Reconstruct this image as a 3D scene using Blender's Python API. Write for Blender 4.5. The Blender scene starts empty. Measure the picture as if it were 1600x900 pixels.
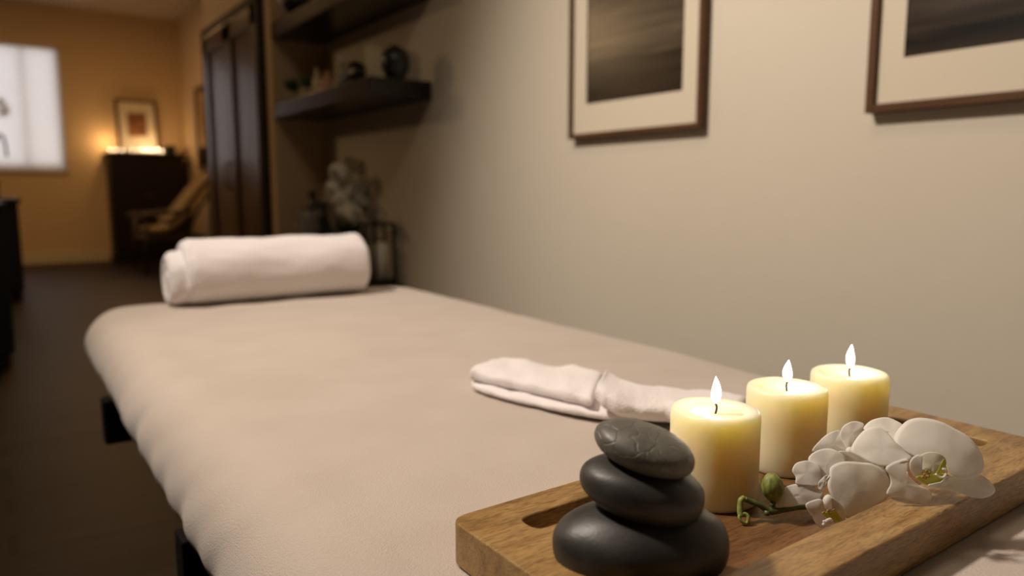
import bpy, bmesh, math, random
from mathutils import Vector, Matrix, noise

random.seed(7)
PI = math.pi
C = bpy.context.scene.collection
SC = bpy.context.scene

# ------------------------------------------------------------------ camera
FPX = 1150.0                       # focal length in pixels of a 1600x900 frame
HORIZON, VPX = 301.0, -30.0        # horizon row, vanishing column of the room's long direction
PITCH = math.atan((450 - HORIZON) / FPX)
CAM = Vector((0.0, 0.0, 0.84))
_fw = FPX * math.cos(PITCH) + (450 - HORIZON) * math.sin(PITCH)
YAW = math.atan2(VPX - 800, _fw)   # negative: the long direction lies left of the view axis


def ray(x, y):
    u = (450 - y) / FPX
    r = (x - 800) / FPX
    up = u * math.cos(PITCH) - math.sin(PITCH)
    fw = math.cos(PITCH) + u * math.sin(PITCH)
    c, s = math.cos(-YAW), math.sin(-YAW)
    return Vector((r * c + fw * s, -r * s + fw * c, up))


def onz(x, y, z):
    r = ray(x, y)
    return CAM + r * ((z - CAM.z) / r.z)


def onx(x, y, X):
    r = ray(x, y)
    return CAM + r * (X / r.x)


def ony(x, y, Y):
    r = ray(x, y)
    return CAM + r * (Y / r.y)


def atd(x, y, D):
    return CAM + ray(x, y) * D


def depth_of(P):
    d = P - CAM
    fwd = Vector((math.sin(-YAW) * math.cos(PITCH), math.cos(-YAW) * math.cos(PITCH), -math.sin(PITCH)))
    return d.dot(fwd)


cam_data = bpy.data.cameras.new('camera')
cam = bpy.data.objects.new('camera', cam_data)
C.objects.link(cam)
cam.location = CAM
cam.rotation_euler = (PI / 2 - PITCH, 0, YAW)
cam_data.sensor_width = 36
cam_data.lens = FPX / 1600 * 36
cam_data.clip_start = 0.02
cam_data.dof.use_dof = True
cam_data.dof.focus_distance = 0.56
cam_data.dof.aperture_fstop = 3.9
SC.camera = cam

# ------------------------------------------------------------------ view, world, lights
SC.view_settings.view_transform = 'Standard'
SC.view_settings.look = 'None'
SC.view_settings.gamma = 1
SC.view_settings.exposure = 0.50
SC.view_settings.use_curve_mapping = False
try:
    SC.cycles.use_denoising = True
    SC.cycles.sample_clamp_indirect = 4.0
    SC.cycles.max_bounces = 10
except Exception:
    pass

world = bpy.data.worlds.new('daylight')
SC.world = world
world.use_nodes = True
world.node_tree.nodes['Background'].inputs[0].default_value = (1.0, 0.975, 0.955, 1)
world.node_tree.nodes['Background'].inputs[1].default_value = 1.15


def lamp(name, kind, loc, power, color, aim=None, **kw):
    d = bpy.data.lights.new(name, kind)
    d.energy = power
    d.color = color
    for k, v in kw.items():
        setattr(d, k, v)
    o = bpy.data.objects.new(name, d)
    C.objects.link(o)
    o.location = loc
    if aim is not None:
        o.rotation_euler = (Vector(aim) - Vector(loc)).to_track_quat('-Z', 'Y').to_euler()
    return o


WARM = (1.0, 0.80, 0.60)
lamp('room_spot_light', 'SPOT', (-0.62, 1.5, 2.66), 180, (1.0, 0.87, 0.75), aim=(1.20, 0.80, 0.72),
     spot_size=math.radians(86), spot_blend=0.85, shadow_soft_size=0.10)
lamp('ceiling_fill_light', 'AREA', (0.2, 0.9, 2.9), 7, WARM, aim=(0.2, 0.9, 0), shape='DISK', size=0.7)  # added soft fill below the ceiling, no fitting there
lamp('far_room_light', 'AREA', (0.9, 8.0, 2.9), 16, (1.0, 0.56, 0.21), aim=(0.9, 8.0, 0), shape='DISK', size=0.9)
lamp('mid_room_fill_light', 'POINT', (-1.7, 5.4, 2.3), 25, (1.0, 0.66, 0.34), shadow_soft_size=0.15)  # added fill, out of view, to brighten the closet wall and trim

# ------------------------------------------------------------------ materials
MATS = {}


def nodes_of(m):
    return m.node_tree.nodes, m.node_tree.links


def principled(name, col, rough=0.6, metal=0.0, spec=0.5, bump=None, var=None, sheen=0.0, coords='Object', **kw):
    """bump=(scale, strength, distance, stretch) ; var=(scale, second colour, stretch)"""
    m = bpy.data.materials.new(name)
    m.use_nodes = True
    N, L = nodes_of(m)
    b = N['Principled BSDF']
    b.inputs['Base Color'].default_value = (*col, 1)
    b.inputs['Roughness'].default_value = rough
    b.inputs['Metallic'].default_value = metal
    b.inputs['Specular IOR Level'].default_value = spec
    if sheen:
        b.inputs['Sheen Weight'].default_value = sheen
        b.inputs['Sheen Roughness'].default_value = 0.6
    for k, v in kw.items():
        b.inputs[k].default_value = v
    tc = N.new('ShaderNodeTexCoord')

    def mapped(stretch):
        mp = N.new('ShaderNodeMapping')
        mp.inputs['Scale'].default_value = stretch
        L.new(tc.outputs[coords], mp.inputs[0])
        return mp.outputs[0]
    if var:
        sc, c2, st = var
        nz = N.new('ShaderNodeTexNoise')
        nz.inputs['Scale'].default_value = sc
        nz.inputs['Detail'].default_value = 5
        L.new(mapped(st), nz.inputs['Vector'])
        rp = N.new('ShaderNodeValToRGB')
        rp.color_ramp.elements[0].position = 0.35
        rp.color_ramp.elements[1].position = 0.65
        rp.color_ramp.elements[0].color = (*col, 1)
        rp.color_ramp.elements[1].color = (*c2, 1)
        L.new(nz.outputs['Fac'], rp.inputs[0])
        L.new(rp.outputs[0], b.inputs['Base Color'])
    if bump:
        sc, st_, dist, st = bump
        nz = N.new('ShaderNodeTexNoise')
        nz.inputs['Scale'].default_value = sc
        nz.inputs['Detail'].default_value = 6
        L.new(mapped(st), nz.inputs['Vector'])
        bp = N.new('ShaderNodeBump')
        bp.inputs['Strength'].default_value = st_
        bp.inputs['Distance'].default_value = dist
        L.new(nz.outputs['Fac'], bp.inputs['Height'])
        L.new(bp.outputs[0], b.inputs['Normal'])
    MATS[name] = m
    return m


def emission(name, col, strength):
    m = bpy.data.materials.new(name)
    m.use_nodes = True
    b = m.node_tree.nodes['Principled BSDF']
    b.inputs['Base Color'].default_value = (0, 0, 0, 1)
    b.inputs['Emission Color'].default_value = (*col, 1)
    b.inputs['Emission Strength'].default_value = strength
    MATS[name] = m
    return m


ONE = (1, 1, 1)
wall_m = principled('wall_paint', (0.67, 0.61, 0.50), 0.75, var=(1.3, (0.645, 0.585, 0.475), ONE), bump=(22, 0.25, 0.004, ONE))
far_wall_m = principled('far_wall_paint', (0.64, 0.475, 0.285), 0.75)
shade_wall_m = principled('brown_wall_paint', (0.16, 0.11, 0.075), 0.8)  # unseen walls coloured dark to cut the light they bounce back
ceil_m = principled('ceiling_paint', (0.58, 0.50, 0.38), 0.8)
trim_m = principled('trim_paint', (0.62, 0.54, 0.40), 0.5)
dark_wood = principled('dark_wood', (0.022, 0.012, 0.007), 0.42, var=(6, (0.055, 0.030, 0.017), (6, 6, 0.4)))
door_wood = principled('door_wood', (0.060, 0.030, 0.014), 0.28, var=(5, (0.10, 0.050, 0.024), (8, 8, 0.4)))
shelf_wood = principled('shelf_wood', (0.012, 0.008, 0.006), 0.24, spec=0.35, var=(5, (0.020, 0.013, 0.009), (8, 0.5, 8)))
frame_wood = principled('frame_wood', (0.085, 0.036, 0.013), 0.5, spec=0.25, var=(12, (0.11, 0.050, 0.019), (4, 0.5, 4)))
mantel_wood = principled('ebony_wood', (0.010, 0.005, 0.003), 0.5, spec=0.3)
frame_dark = principled('dark_stile_wood', (0.020, 0.010, 0.006), 0.65, spec=0.2)
black_m = principled('black_lacquer', (0.008, 0.007, 0.007), 0.5)
ceramic_dark = principled('dark_ceramic', (0.012, 0.013, 0.014), 0.35)
ceramic_cream = principled('cream_ceramic', (0.68, 0.56, 0.34), 0.4)
ceramic_red = principled('red_ceramic', (0.60, 0.30, 0.20), 0.5)
paper_m = principled('cream_card', (0.72, 0.64, 0.40), 0.7)
mat_board = principled('mat_board', (0.66, 0.59, 0.46), 0.75)
leaf_m = principled('leaf_green', (0.035, 0.07, 0.025), 0.5)
sheet_m = principled('fleece_sheet', (0.54, 0.465, 0.40), 0.95, spec=0.1, sheen=0.25,
                     var=(9, (0.505, 0.43, 0.365), ONE), bump=(650, 0.8, 0.0014, (1, 1, 1)))
towel_m = principled('white_terry', (0.85, 0.80, 0.79), 0.95, spec=0.1, sheen=0.3, bump=(520, 0.8, 0.002, ONE))
linen_m = principled('white_cotton', (0.86, 0.81, 0.80), 0.95, spec=0.1, sheen=0.3, bump=(420, 0.9, 0.0017, ONE))
throw_m = principled('tan_throw', (0.24, 0.165, 0.08), 0.9, bump=(60, 0.4, 0.004, ONE))
wick_m = principled('burnt_wick', (0.03, 0.018, 0.015), 0.9)
green_stem = principled('green_stem', (0.10, 0.12, 0.035), 0.45, var=(60, (0.055, 0.075, 0.022), ONE))
bud_m = principled('green_bud', (0.34, 0.36, 0.085), 0.5, var=(130, (0.13, 0.17, 0.03), (3, 3, 0.5)))
brass_m = principled('aged_brass', (0.35, 0.22, 0.10), 0.35, metal=0.9)
white_petal_far = principled('soft_white_petal', (0.86, 0.84, 0.70), 0.6)
mirror_m = principled('mirror_glass', (0.85, 0.85, 0.85), 0.04, metal=1.0)
flame_m = emission('flame_glow', (1.0, 0.91, 0.76), 8.0)
tealight_flame_m = emission('tealight_flame_glow', (1.0, 0.78, 0.50), 24.0)


def plank_floor():
    m = bpy.data.materials.new('dark_plank_floor')
    m.use_nodes = True
    N, L = nodes_of(m)
    b = N['Principled BSDF']
    tc = N.new('ShaderNodeTexCoord')
    mp = N.new('ShaderNodeMapping')
    mp.inputs['Scale'].default_value = (1.0, 7.5, 1)
    L.new(tc.outputs['Object'], mp.inputs[0])
    br = N.new('ShaderNodeTexBrick')
    br.inputs['Scale'].default_value = 1.0
    br.inputs['Brick Width'].default_value = 1.3
    br.inputs['Row Height'].default_value = 1.0
    br.inputs['Mortar Size'].default_value = 0.012
    br.inputs['Color1'].default_value = (0.020, 0.012, 0.0068, 1)
    br.inputs['Color2'].default_value = (0.011, 0.0065, 0.0038, 1)
    br.inputs['Mortar'].default_value = (0.005, 0.003, 0.002, 1)
    L.new(mp.outputs[0], br.inputs['Vector'])
    mp2 = N.new('ShaderNodeMapping')
    mp2.inputs['Scale'].default_value = (1.2, 26, 1)
    L.new(tc.outputs['Object'], mp2.inputs[0])
    nz = N.new('ShaderNodeTexNoise')
    nz.inputs['Scale'].default_value = 2.0
    nz.inputs['Detail'].default_value = 7
    L.new(mp2.outputs[0], nz.inputs['Vector'])
    mx = N.new('ShaderNodeMix')
    mx.data_type = 'RGBA'
    mx.blend_type = 'MULTIPLY'
    mx.inputs['Factor'].default_value = 0.75
    rp = N.new('ShaderNodeValToRGB')
    rp.color_ramp.elements[0].position = 0.3
    rp.color_ramp.elements[0].color = (0.35, 0.35, 0.35, 1)
    rp.color_ramp.elements[1].position = 0.75
    rp.color_ramp.elements[1].color = (1.9, 1.8, 1.7, 1)
    L.new(nz.outputs['Fac'], rp.inputs[0])
    L.new(br.outputs['Color'], mx.inputs['A'])
    L.new(rp.outputs[0], mx.inputs['B'])
    L.new(mx.outputs['Result'], b.inputs['Base Color'])
    b.inputs['Roughness'].default_value = 0.5
    b.inputs['Specular IOR Level'].default_value = 0.25
    return m


floor_m = plank_floor()


def tray_wood_mat(name, c1, c2, c3):
    m = bpy.data.materials.new(name)
    m.use_nodes = True
    N, L = nodes_of(m)
    b = N['Principled BSDF']
    tc = N.new('ShaderNodeTexCoord')
    mp = N.new('ShaderNodeMapping')
    mp.inputs['Scale'].default_value = (1.0, 5.0, 5.0)
    L.new(tc.outputs['Object'], mp.inputs[0])
    nz = N.new('ShaderNodeTexNoise')
    nz.inputs['Scale'].default_value = 9
    nz.inputs['Detail'].default_value = 8
    nz.inputs['Distortion'].default_value = 1.2
    L.new(mp.outputs[0], nz.inputs['Vector'])
    rp = N.new('ShaderNodeValToRGB')
    e = rp.color_ramp.elements
    e[0].position = 0.3
    e[0].color = (*c1, 1)
    e[1].position = 0.72
    e[1].color = (*c3, 1)
    k = e.new(0.5)
    k.color = (*c2, 1)
    L.new(nz.outputs['Fac'], rp.inputs[0])
    # fine short pores along the grain
    mp2 = N.new('ShaderNodeMapping')
    mp2.inputs['Scale'].default_value = (60, 520, 520)
    mp2.inputs['Rotation'].default_value = (0, 0, 0.06)
    L.new(tc.outputs['Object'], mp2.inputs[0])
    n2 = N.new('ShaderNodeTexNoise')
    n2.inputs['Scale'].default_value = 1.0
    n2.inputs['Detail'].default_value = 3
    n2.inputs['Distortion'].default_value = 1.5
    L.new(mp2.outputs[0], n2.inputs['Vector'])
    r2 = N.new('ShaderNodeValToRGB')
    r2.color_ramp.elements[0].position = 0.38
    r2.color_ramp.elements[0].color = (0.52, 0.47, 0.42, 1)
    r2.color_ramp.elements[1].position = 0.55
    r2.color_ramp.elements[1].color = (1.08, 1.06, 1.04, 1)
    L.new(n2.outputs['Fac'], r2.inputs[0])
    mx = N.new('ShaderNodeMix')
    mx.data_type = 'RGBA'
    mx.blend_type = 'MULTIPLY'
    mx.inputs['Factor'].default_value = 0.8
    L.new(rp.outputs[0], mx.inputs['A'])
    L.new(r2.outputs[0], mx.inputs['B'])
    L.new(mx.outputs['Result'], b.inputs['Base Color'])
    bp = N.new('ShaderNodeBump')
    bp.inputs['Strength'].default_value = 0.25
    bp.inputs['Distance'].default_value = 0.0006
    L.new(n2.outputs['Fac'], bp.inputs['Height'])
    L.new(bp.outputs[0], b.inputs['Normal'])
    b.inputs['Roughness'].default_value = 0.42
    return m


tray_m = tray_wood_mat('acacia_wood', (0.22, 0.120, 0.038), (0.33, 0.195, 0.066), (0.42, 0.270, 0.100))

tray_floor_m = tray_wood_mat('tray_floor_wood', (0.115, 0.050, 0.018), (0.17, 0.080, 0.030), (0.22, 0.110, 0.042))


def stone_mat(name, col, col2, rough, cracks):
    m = bpy.data.materials.new(name)
    m.use_nodes = True
    N, L = nodes_of(m)
    b = N['Principled BSDF']
    tc = N.new('ShaderNodeTexCoord')
    nz = N.new('ShaderNodeTexNoise')
    nz.inputs['Scale'].default_value = 55
    nz.inputs['Detail'].default_value = 8
    L.new(tc.outputs['Object'], nz.inputs['Vector'])
    rp = N.new('ShaderNodeValToRGB')
    rp.color_ramp.elements[0].position = 0.35
    rp.color_ramp.elements[1].position = 0.7
    rp.color_ramp.elements[0].color = (*col, 1)
    rp.color_ramp.elements[1].color = (*col2, 1)
    L.new(nz.outputs['Fac'], rp.inputs[0])
    L.new(rp.outputs[0], b.inputs['Base Color'])
    rr = N.new('ShaderNodeMapRange')
    rr.inputs['To Min'].default_value = rough - 0.08
    rr.inputs['To Max'].default_value = rough + 0.14
    L.new(nz.outputs['Fac'], rr.inputs['Value'])
    L.new(rr.outputs[0], b.inputs['Roughness'])
    n2 = N.new('ShaderNodeTexNoise')
    n2.inputs['Scale'].default_value = 420
    n2.inputs['Detail'].default_value = 4
    L.new(tc.outputs['Object'], n2.inputs['Vector'])
    b1 = N.new('ShaderNodeBump')
    b1.inputs['Strength'].default_value = 0.22
    b1.inputs['Distance'].default_value = 0.0006
    L.new(n2.outputs['Fac'], b1.inputs['Height'])
    last = b1
    if cracks:
        n3 = N.new('ShaderNodeTexNoise')
        n3.inputs['Scale'].default_value = 60
        L.new(tc.outputs['Object'], n3.inputs['Vector'])
        ad = N.new('ShaderNodeVectorMath')
        ad.operation = 'MULTIPLY_ADD'
        ad.inputs[1].default_value = (0.02, 0.02, 0.02)
        L.new(n3.outputs['Color'], ad.inputs[0])
        L.new(tc.outputs['Object'], ad.inputs[2])
        v = N.new('ShaderNodeTexVoronoi')
        v.feature = 'DISTANCE_TO_EDGE'
        v.inputs['Scale'].default_value = 75
        L.new(ad.outputs[0], v.inputs['Vector'])
        r3 = N.new('ShaderNodeMapRange')
        r3.inputs['From Max'].default_value = 0.05
        L.new(v.outputs['Distance'], r3.inputs['Value'])
        b2 = N.new('ShaderNodeBump')
        b2.inputs['Strength'].default_value = 0.42
        b2.inputs['Distance'].default_value = 0.0009
        L.new(r3.outputs[0], b2.inputs['Height'])
        L.new(b1.outputs[0], b2.inputs['Normal'])
        last = b2
    L.new(last.outputs[0], b.inputs['Normal'])
    return m


stone_dark = stone_mat('basalt', (0.028, 0.026, 0.023), (0.040, 0.037, 0.032), 0.42, False)
stone_mid = stone_mat('basalt_warm', (0.032, 0.030, 0.026), (0.046, 0.042, 0.036), 0.44, False)
stone_grey = stone_mat('veined_basalt', (0.10, 0.096, 0.078), (0.17, 0.163, 0.132), 0.45, True)


def wax_mat():
    m = principled('candle_wax', (0.94, 0.84, 0.58), 0.33, spec=0.4)
    b = m.node_tree.nodes['Principled BSDF']
    m.node_tree.nodes['Principled BSDF'].subsurface_method = 'RANDOM_WALK'
    b.inputs['Subsurface Weight'].default_value = 1.0
    b.inputs['Subsurface Radius'].default_value = (1.0, 0.84, 0.55)
    b.inputs['Subsurface Scale'].default_value = 0.030
    return m


wax_m = wax_mat()


def petal_mat(name, col, trans):
    m = bpy.data.materials.new(name)
    m.use_nodes = True
    N, L = nodes_of(m)
    b = N['Principled BSDF']
    b.inputs['Base Color'].default_value = (*col, 1)
    b.inputs['Roughness'].default_value = 0.55
    b.inputs['Sheen Weight'].default_value = 0.15
    t = N.new('ShaderNodeBsdfTranslucent')
    t.inputs[0].default_value = (*[min(1, c * 1.02) for c in col], 1)
    mx = N.new('ShaderNodeMixShader')
    mx.inputs[0].default_value = trans
    out = N['Material Output']
    L.new(b.outputs[0], mx.inputs[1])
    L.new(t.outputs[0], mx.inputs[2])
    L.new(mx.outputs[0], out.inputs['Surface'])
    tc = N.new('ShaderNodeTexCoord')
    nz = N.new('ShaderNodeTexNoise')
    nz.inputs['Scale'].default_value = 120
    nz.inputs['Detail'].default_value = 4
    L.new(tc.outputs['Object'], nz.inputs['Vector'])
    bp = N.new('ShaderNodeBump')
    bp.inputs['Strength'].default_value = 0.3
    bp.inputs['Distance'].default_value = 0.0008
    L.new(nz.outputs['Fac'], bp.inputs['Height'])
    L.new(bp.outputs[0], b.inputs['Normal'])
    return m


petal_m = petal_mat('orchid_petal', (0.93, 0.90, 0.84), 0.34)
petal_cream = petal_mat('orchid_throat', (0.80, 0.76, 0.62), 0.3)
petal_yellow = petal_mat('orchid_yellow', (0.68, 0.66, 0.07), 0.25)
petal_orange = petal_mat('orchid_speckle', (0.42, 0.20, 0.03), 0.1)
blind_m = petal_mat('blind_slat_fabric', (0.88, 0.87, 0.88), 0.75)


def art_mat(name, seed, sky, sea, mist):
    m = bpy.data.materials.new(name)
    m.use_nodes = True
    N, L = nodes_of(m)
    b = N['Principled BSDF']
    b.inputs['Roughness'].default_value = 0.25
    tc = N.new('ShaderNodeTexCoord')
    sp = N.new('ShaderNodeSeparateXYZ')
    L.new(tc.outputs['Object'], sp.inputs[0])
    mp = N.new('ShaderNodeMapping')
    mp.inputs['Scale'].default_value = (1, 1.6, 17)
    mp.inputs['Location'].default_value = (seed, seed * 2, seed)
    L.new(tc.outputs['Object'], mp.inputs[0])
    nz = N.new('ShaderNodeTexNoise')
    nz.inputs['Scale'].default_value = 2.2
    nz.inputs['Detail'].default_value = 5
    nz.inputs['Distortion'].default_value = 0.4
    L.new(mp.outputs[0], nz.inputs['Vector'])
    # height: object origin sits at the horizon of the picture
    rp = N.new('ShaderNodeValToRGB')
    e = rp.color_ramp.elements
    e[0].position = 0.0
    e[0].color = (*sea, 1)
    e[1].position = 1.0
    e[1].color = (*sky, 1)
    for p, c in ((0.44, sea), (0.48, [v * 0.35 for v in sea]), (0.52, [v * 0.6 for v in mist]), (0.62, mist)):
        k = e.new(p)
        k.color = (*c, 1)
    mr = N.new('ShaderNodeMapRange')
    mr.inputs['From Min'].default_value = -0.25
    mr.inputs['From Max'].default_value = 0.25
    L.new(sp.outputs['Z'], mr.inputs['Value'])
    ad = N.new('ShaderNodeMath')
    ad.operation = 'MULTIPLY_ADD'
    ad.inputs[1].default_value = 0.10
    L.new(nz.outputs['Fac'], ad.inputs[0])
    L.new(mr.outputs[0], ad.inputs[2])
    su = N.new('ShaderNodeMath')
    su.operation = 'SUBTRACT'
    su.inputs[1].default_value = 0.05
    L.new(ad.outputs[0], su.inputs[0])
    L.new(su.outputs[0], rp.inputs[0])
    r2 = N.new('ShaderNodeValToRGB')
    r2.color_ramp.elements[0].position = 0.35
    r2.color_ramp.elements[0].color = (0.45, 0.45, 0.45, 1)
    r2.color_ramp.elements[1].position = 0.68
    r2.color_ramp.elements[1].color = (1.35, 1.3, 1.25, 1)
    L.new(nz.outputs['Fac'], r2.inputs[0])
    mx = N.new('ShaderNodeMix')
    mx.data_type = 'RGBA'
    mx.blend_type = 'MULTIPLY'
    mx.inputs['Factor'].default_value = 0.85
    L.new(rp.outputs[0], mx.inputs['A'])
    L.new(r2.outputs[0], mx.inputs['B'])
    L.new(mx.outputs['Result'], b.inputs['Base Color'])
    return m


# ------------------------------------------------------------------ mesh helpers
def obj(name, bm, mat, parent=None, smooth=False, loc=None):
    me = bpy.data.meshes.new(name)
    bmesh.ops.recalc_face_normals(bm, faces=bm.faces[:])
    if loc is not None:
        bmesh.ops.translate(bm, verts=bm.verts[:], vec=-Vector(loc))
    bm.to_mesh(me)
    bm.free()
    me.materials.append(mat)
    if smooth:
        for p in me.polygons:
            p.use_smooth = True
    o = bpy.data.objects.new(name, me)
    C.objects.link(o)
    if loc is not None:
        o.location = loc
    if parent is not None:
        o.parent = parent
        if loc is not None:
            o.location = Vector(loc) - parent.location if not any(parent.rotation_euler) else loc
        else:
            o.location = -parent.location if not any(parent.rotation_euler) else (0, 0, 0)
    return o


def thing(name, label, cat, loc=(0, 0, 0), group=None):
    o = bpy.data.objects.new(name, None)
    o.empty_display_size = 0.05
    C.objects.link(o)
    o.location = loc
    return tag(o, label, cat, group)


def tag(o, label, cat, group=None):
    o['label'] = label
    o['category'] = cat
    if group:
        o['group'] = group
    return o


def struct(name, bm, mat, parent=None, **kw):
    o = obj(name, bm, mat, parent, **kw)
    if parent is None:
        o['kind'] = 'structure'
    return o


def box(x0, x1, y0, y1, z0, z1, bev=0.0, seg=2, bm=None):
    own = bmesh.new()
    bmesh.ops.create_cube(own, size=1)
    for v in own.verts:
        v.co = Vector(((x0 + x1) / 2 + v.co.x * (x1 - x0), (y0 + y1) / 2 + v.co.y * (y1 - y0),
                       (z0 + z1) / 2 + v.co.z * (z1 - z0)))
    if bev:
        bmesh.ops.bevel(own, geom=own.edges[:], offset=bev, segments=seg, affect='EDGES', profile=0.5)
    return merge(bm, own)


def merge(bm, own):
    if bm is None:
        return own
    me = bpy.data.meshes.new('scratch')
    own.to_mesh(me)
    own.free()
    bm.from_mesh(me)
    bpy.data.meshes.remove(me)
    return bm


def bridge(bm, rings, closed=True, cap0=True, cap1=True):
    vr = [[bm.verts.new(p) for p in r] for r in rings]
    n = len(vr[0])
    for a, b in zip(vr, vr[1:]):
        for i in range(n if closed else n - 1):
            j = (i + 1) % n
            bm.faces.new((a[i], a[j], b[j], b[i]))
    if closed and cap0:
        bm.faces.new(list(reversed(vr[0])))
    if closed and cap1:
        bm.faces.new(vr[-1])
    return vr


def lathe(profile, center, seg=32, bm=None, wob=0.0):
    """profile: list of (r, z); closes at the axis when r is 0"""
    bm = bm or bmesh.new()
    cx, cy, cz = center
    rings = []
    for r, z in profile:
        r = max(r, 1e-5)
        ring = []
        for i in range(seg):
            a = 2 * PI * i / seg
            k = 1 + wob * noise.noise(Vector((math.cos(a) * 1.3 + cx * 9, math.sin(a) * 1.3, z * 20)))
            ring.append((cx + r * k * math.cos(a), cy + r * k * math.sin(a), cz + z))
        rings.append(ring)
    bridge(bm, rings)
    return bm


def tube(points, radii, seg=10, bm=None):
    bm = bm or bmesh.new()
    pts = [Vector(p) for p in points]
    if not hasattr(radii, '__len__'):
        radii = [radii] * len(pts)
    up = Vector((0.13, 0.21, 0.97)).normalized()
    rings = []
    for i, p in enumerate(pts):
        t = (pts[min(i + 1, len(pts) - 1)] - pts[max(i - 1, 0)]).normalized()
        s = t.cross(up)
        if s.length < 1e-3:
            s = t.cross(Vector((1, 0, 0)))
        s.normalize()
        q = s.cross(t).normalized()
        rings.append([p + s * radii[i] * math.cos(2 * PI * k / seg) + q * radii[i] * math.sin(2 * PI * k / seg) for k in range(seg)])
    bridge(bm, rings)
    return bm


def smooth_path(pts, n=6):
    pts = [Vector(p) for p in pts]
    out = []
    for i in range(len(pts) - 1):
        p0 = pts[max(i - 1, 0)]
        p1, p2 = pts[i], pts[i + 1]
        p3 = pts[min(i + 2, len(pts) - 1)]
        for k in range(n):
            t = k / n
            out.append(0.5 * ((2 * p1) + (p2 - p0) * t + (2 * p0 - 5 * p1 + 4 * p2 - p3) * t * t + (-p0 + 3 * p1 - 3 * p2 + p3) * t ** 3))
    out.append(pts[-1])
    return out


def ellipsoid(c, r, bm=None, seg=24, rot=None, wob=0.0, power=2.0, seed=0):
    own = bmesh.new()
    bmesh.ops.create_uvsphere(own, u_segments=seg, v_segments=max(8, seg // 2), radius=1)
    for v in own.verts:
        p = v.co.copy()
        if wob:
            p *= 1 + wob * noise.noise(p * 1.1 + Vector((seed, seed * 2.3, 0)))
        if power != 2.0:
            p = Vector([math.copysign(abs(k) ** (2 / power), k) for k in p])
        p = Vector((p.x * r[0], p.y * r[1], p.z * r[2]))
        if rot is not None:
            p = rot @ p
        v.co = p + Vector(c)
    return merge(bm, own)


# ------------------------------------------------------------------ the room
W = 1.55            # right wall
YP = 3.90           # partition that closes the alcove
XS = 1.27           # front plane of closet and shelves
YC = 5.25           # far end of the closet block
XR = 2.173          # right wall of the far room
YF = 10.31          # far wall
H = 2.985           # ceiling
XL = -2.6
YN = -2.4

struct('floor', box(XL - .1, XR + .1, YN - .1, YF + .15, -0.1, 0.0), floor_m)
struct('ceiling', box(XL - .1, XR + .1, YN - .1, YF + .15, H, H + .1), ceil_m)
struct('wall_right', box(W, XR + .1, YN, YP, 0, H), wall_m)
cb = box(XS, XR + .1, YP, YC, 0, H)
closet_wall = struct('wall_closet', cb, far_wall_m)
struct('wall_right_far', box(XR, XR + .1, YC, YF, 0, H), far_wall_m)
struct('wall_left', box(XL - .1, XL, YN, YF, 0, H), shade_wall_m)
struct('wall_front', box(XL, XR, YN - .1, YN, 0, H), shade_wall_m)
# far wall with the window opening
WX0, WX1, WZ0, WZ1 = -0.62, 0.865, 1.10, 2.53
fw = box(XL, WX0, YF, YF + .15, 0, H)
box(WX1, XR, YF, YF + .15, 0, H, bm=fw)
box(WX0, WX1, YF, YF + .15, 0, WZ0, bm=fw)
box(WX0, WX1, YF, YF + .15, WZ1, H, bm=fw)
struct('wall_far', fw, far_wall_m)
struct('baseboard_far', box(-1.9, 1.22, YF - .018, YF, 0, 0.13, 0.004), trim_m)
struct('baseboard_closet', box(XS - .012, XS, YP, YP + .08, 0, 0.13, 0.003), trim_m)
wf = box(WX0 - .0, WX0 + .05, YF + .06, YF + .11, WZ0, WZ1)
box(WX1 - .05, WX1, YF + .06, YF + .11, WZ0, WZ1, bm=wf)
box(WX0, WX1, YF + .06, YF + .11, WZ0, WZ0 + .05, bm=wf)
box(WX0, WX1, YF + .06, YF + .11, WZ1 - .05, WZ1, bm=wf)
box(.47, .495, YF + .06, YF + .11, WZ0, WZ1, bm=wf)
win = struct('window_1', wf, trim_m)
sill = struct('trim_1', box(WX0 - .03, WX1 + .03, YF - .03, YF + .05, WZ0 - .03, WZ0, 0.004), trim_m)
struct('trim_2', box(WX0 - .04, WX1 + .04, YF - .02, YF + .0, WZ1, WZ1 + .14, 0.004), far_wall_m)
# window blind: slats, head rail, bottom rail
blind = thing('window_blind', 'closed white slatted blind glowing with daylight over the far window', 'blind', (0.12, YF + .02, WZ0))
bs = bmesh.new()
zz = WZ0 + 0.03
while zz < WZ1 - 0.03:
    own = box(WX0 + .01, WX1 - .01, -0.0125, 0.0125, -0.0006, 0.0006)
    for v in own.verts:
        y, z = v.co.y, v.co.z
        a = math.radians(66)
        v.co.y = y * math.cos(a) - z * math.sin(a) + YF + .028
        v.co.z = y * math.sin(a) + z * math.cos(a) + zz
    merge(bs, own)
    zz += 0.0215
sl = obj('slat', bs, blind_m, blind)
obj('head_rail', box(WX0 + .005, WX1 - .005, YF + .01, YF + .05, WZ1 - .03, WZ1, 0.003), trim_m, blind)
obj('bottom_rail', box(WX0 + .01, WX1 - .01, YF + .018, YF + .038, WZ0 + .003, WZ0 + .018, 0.003), blind_m, blind)

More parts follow.
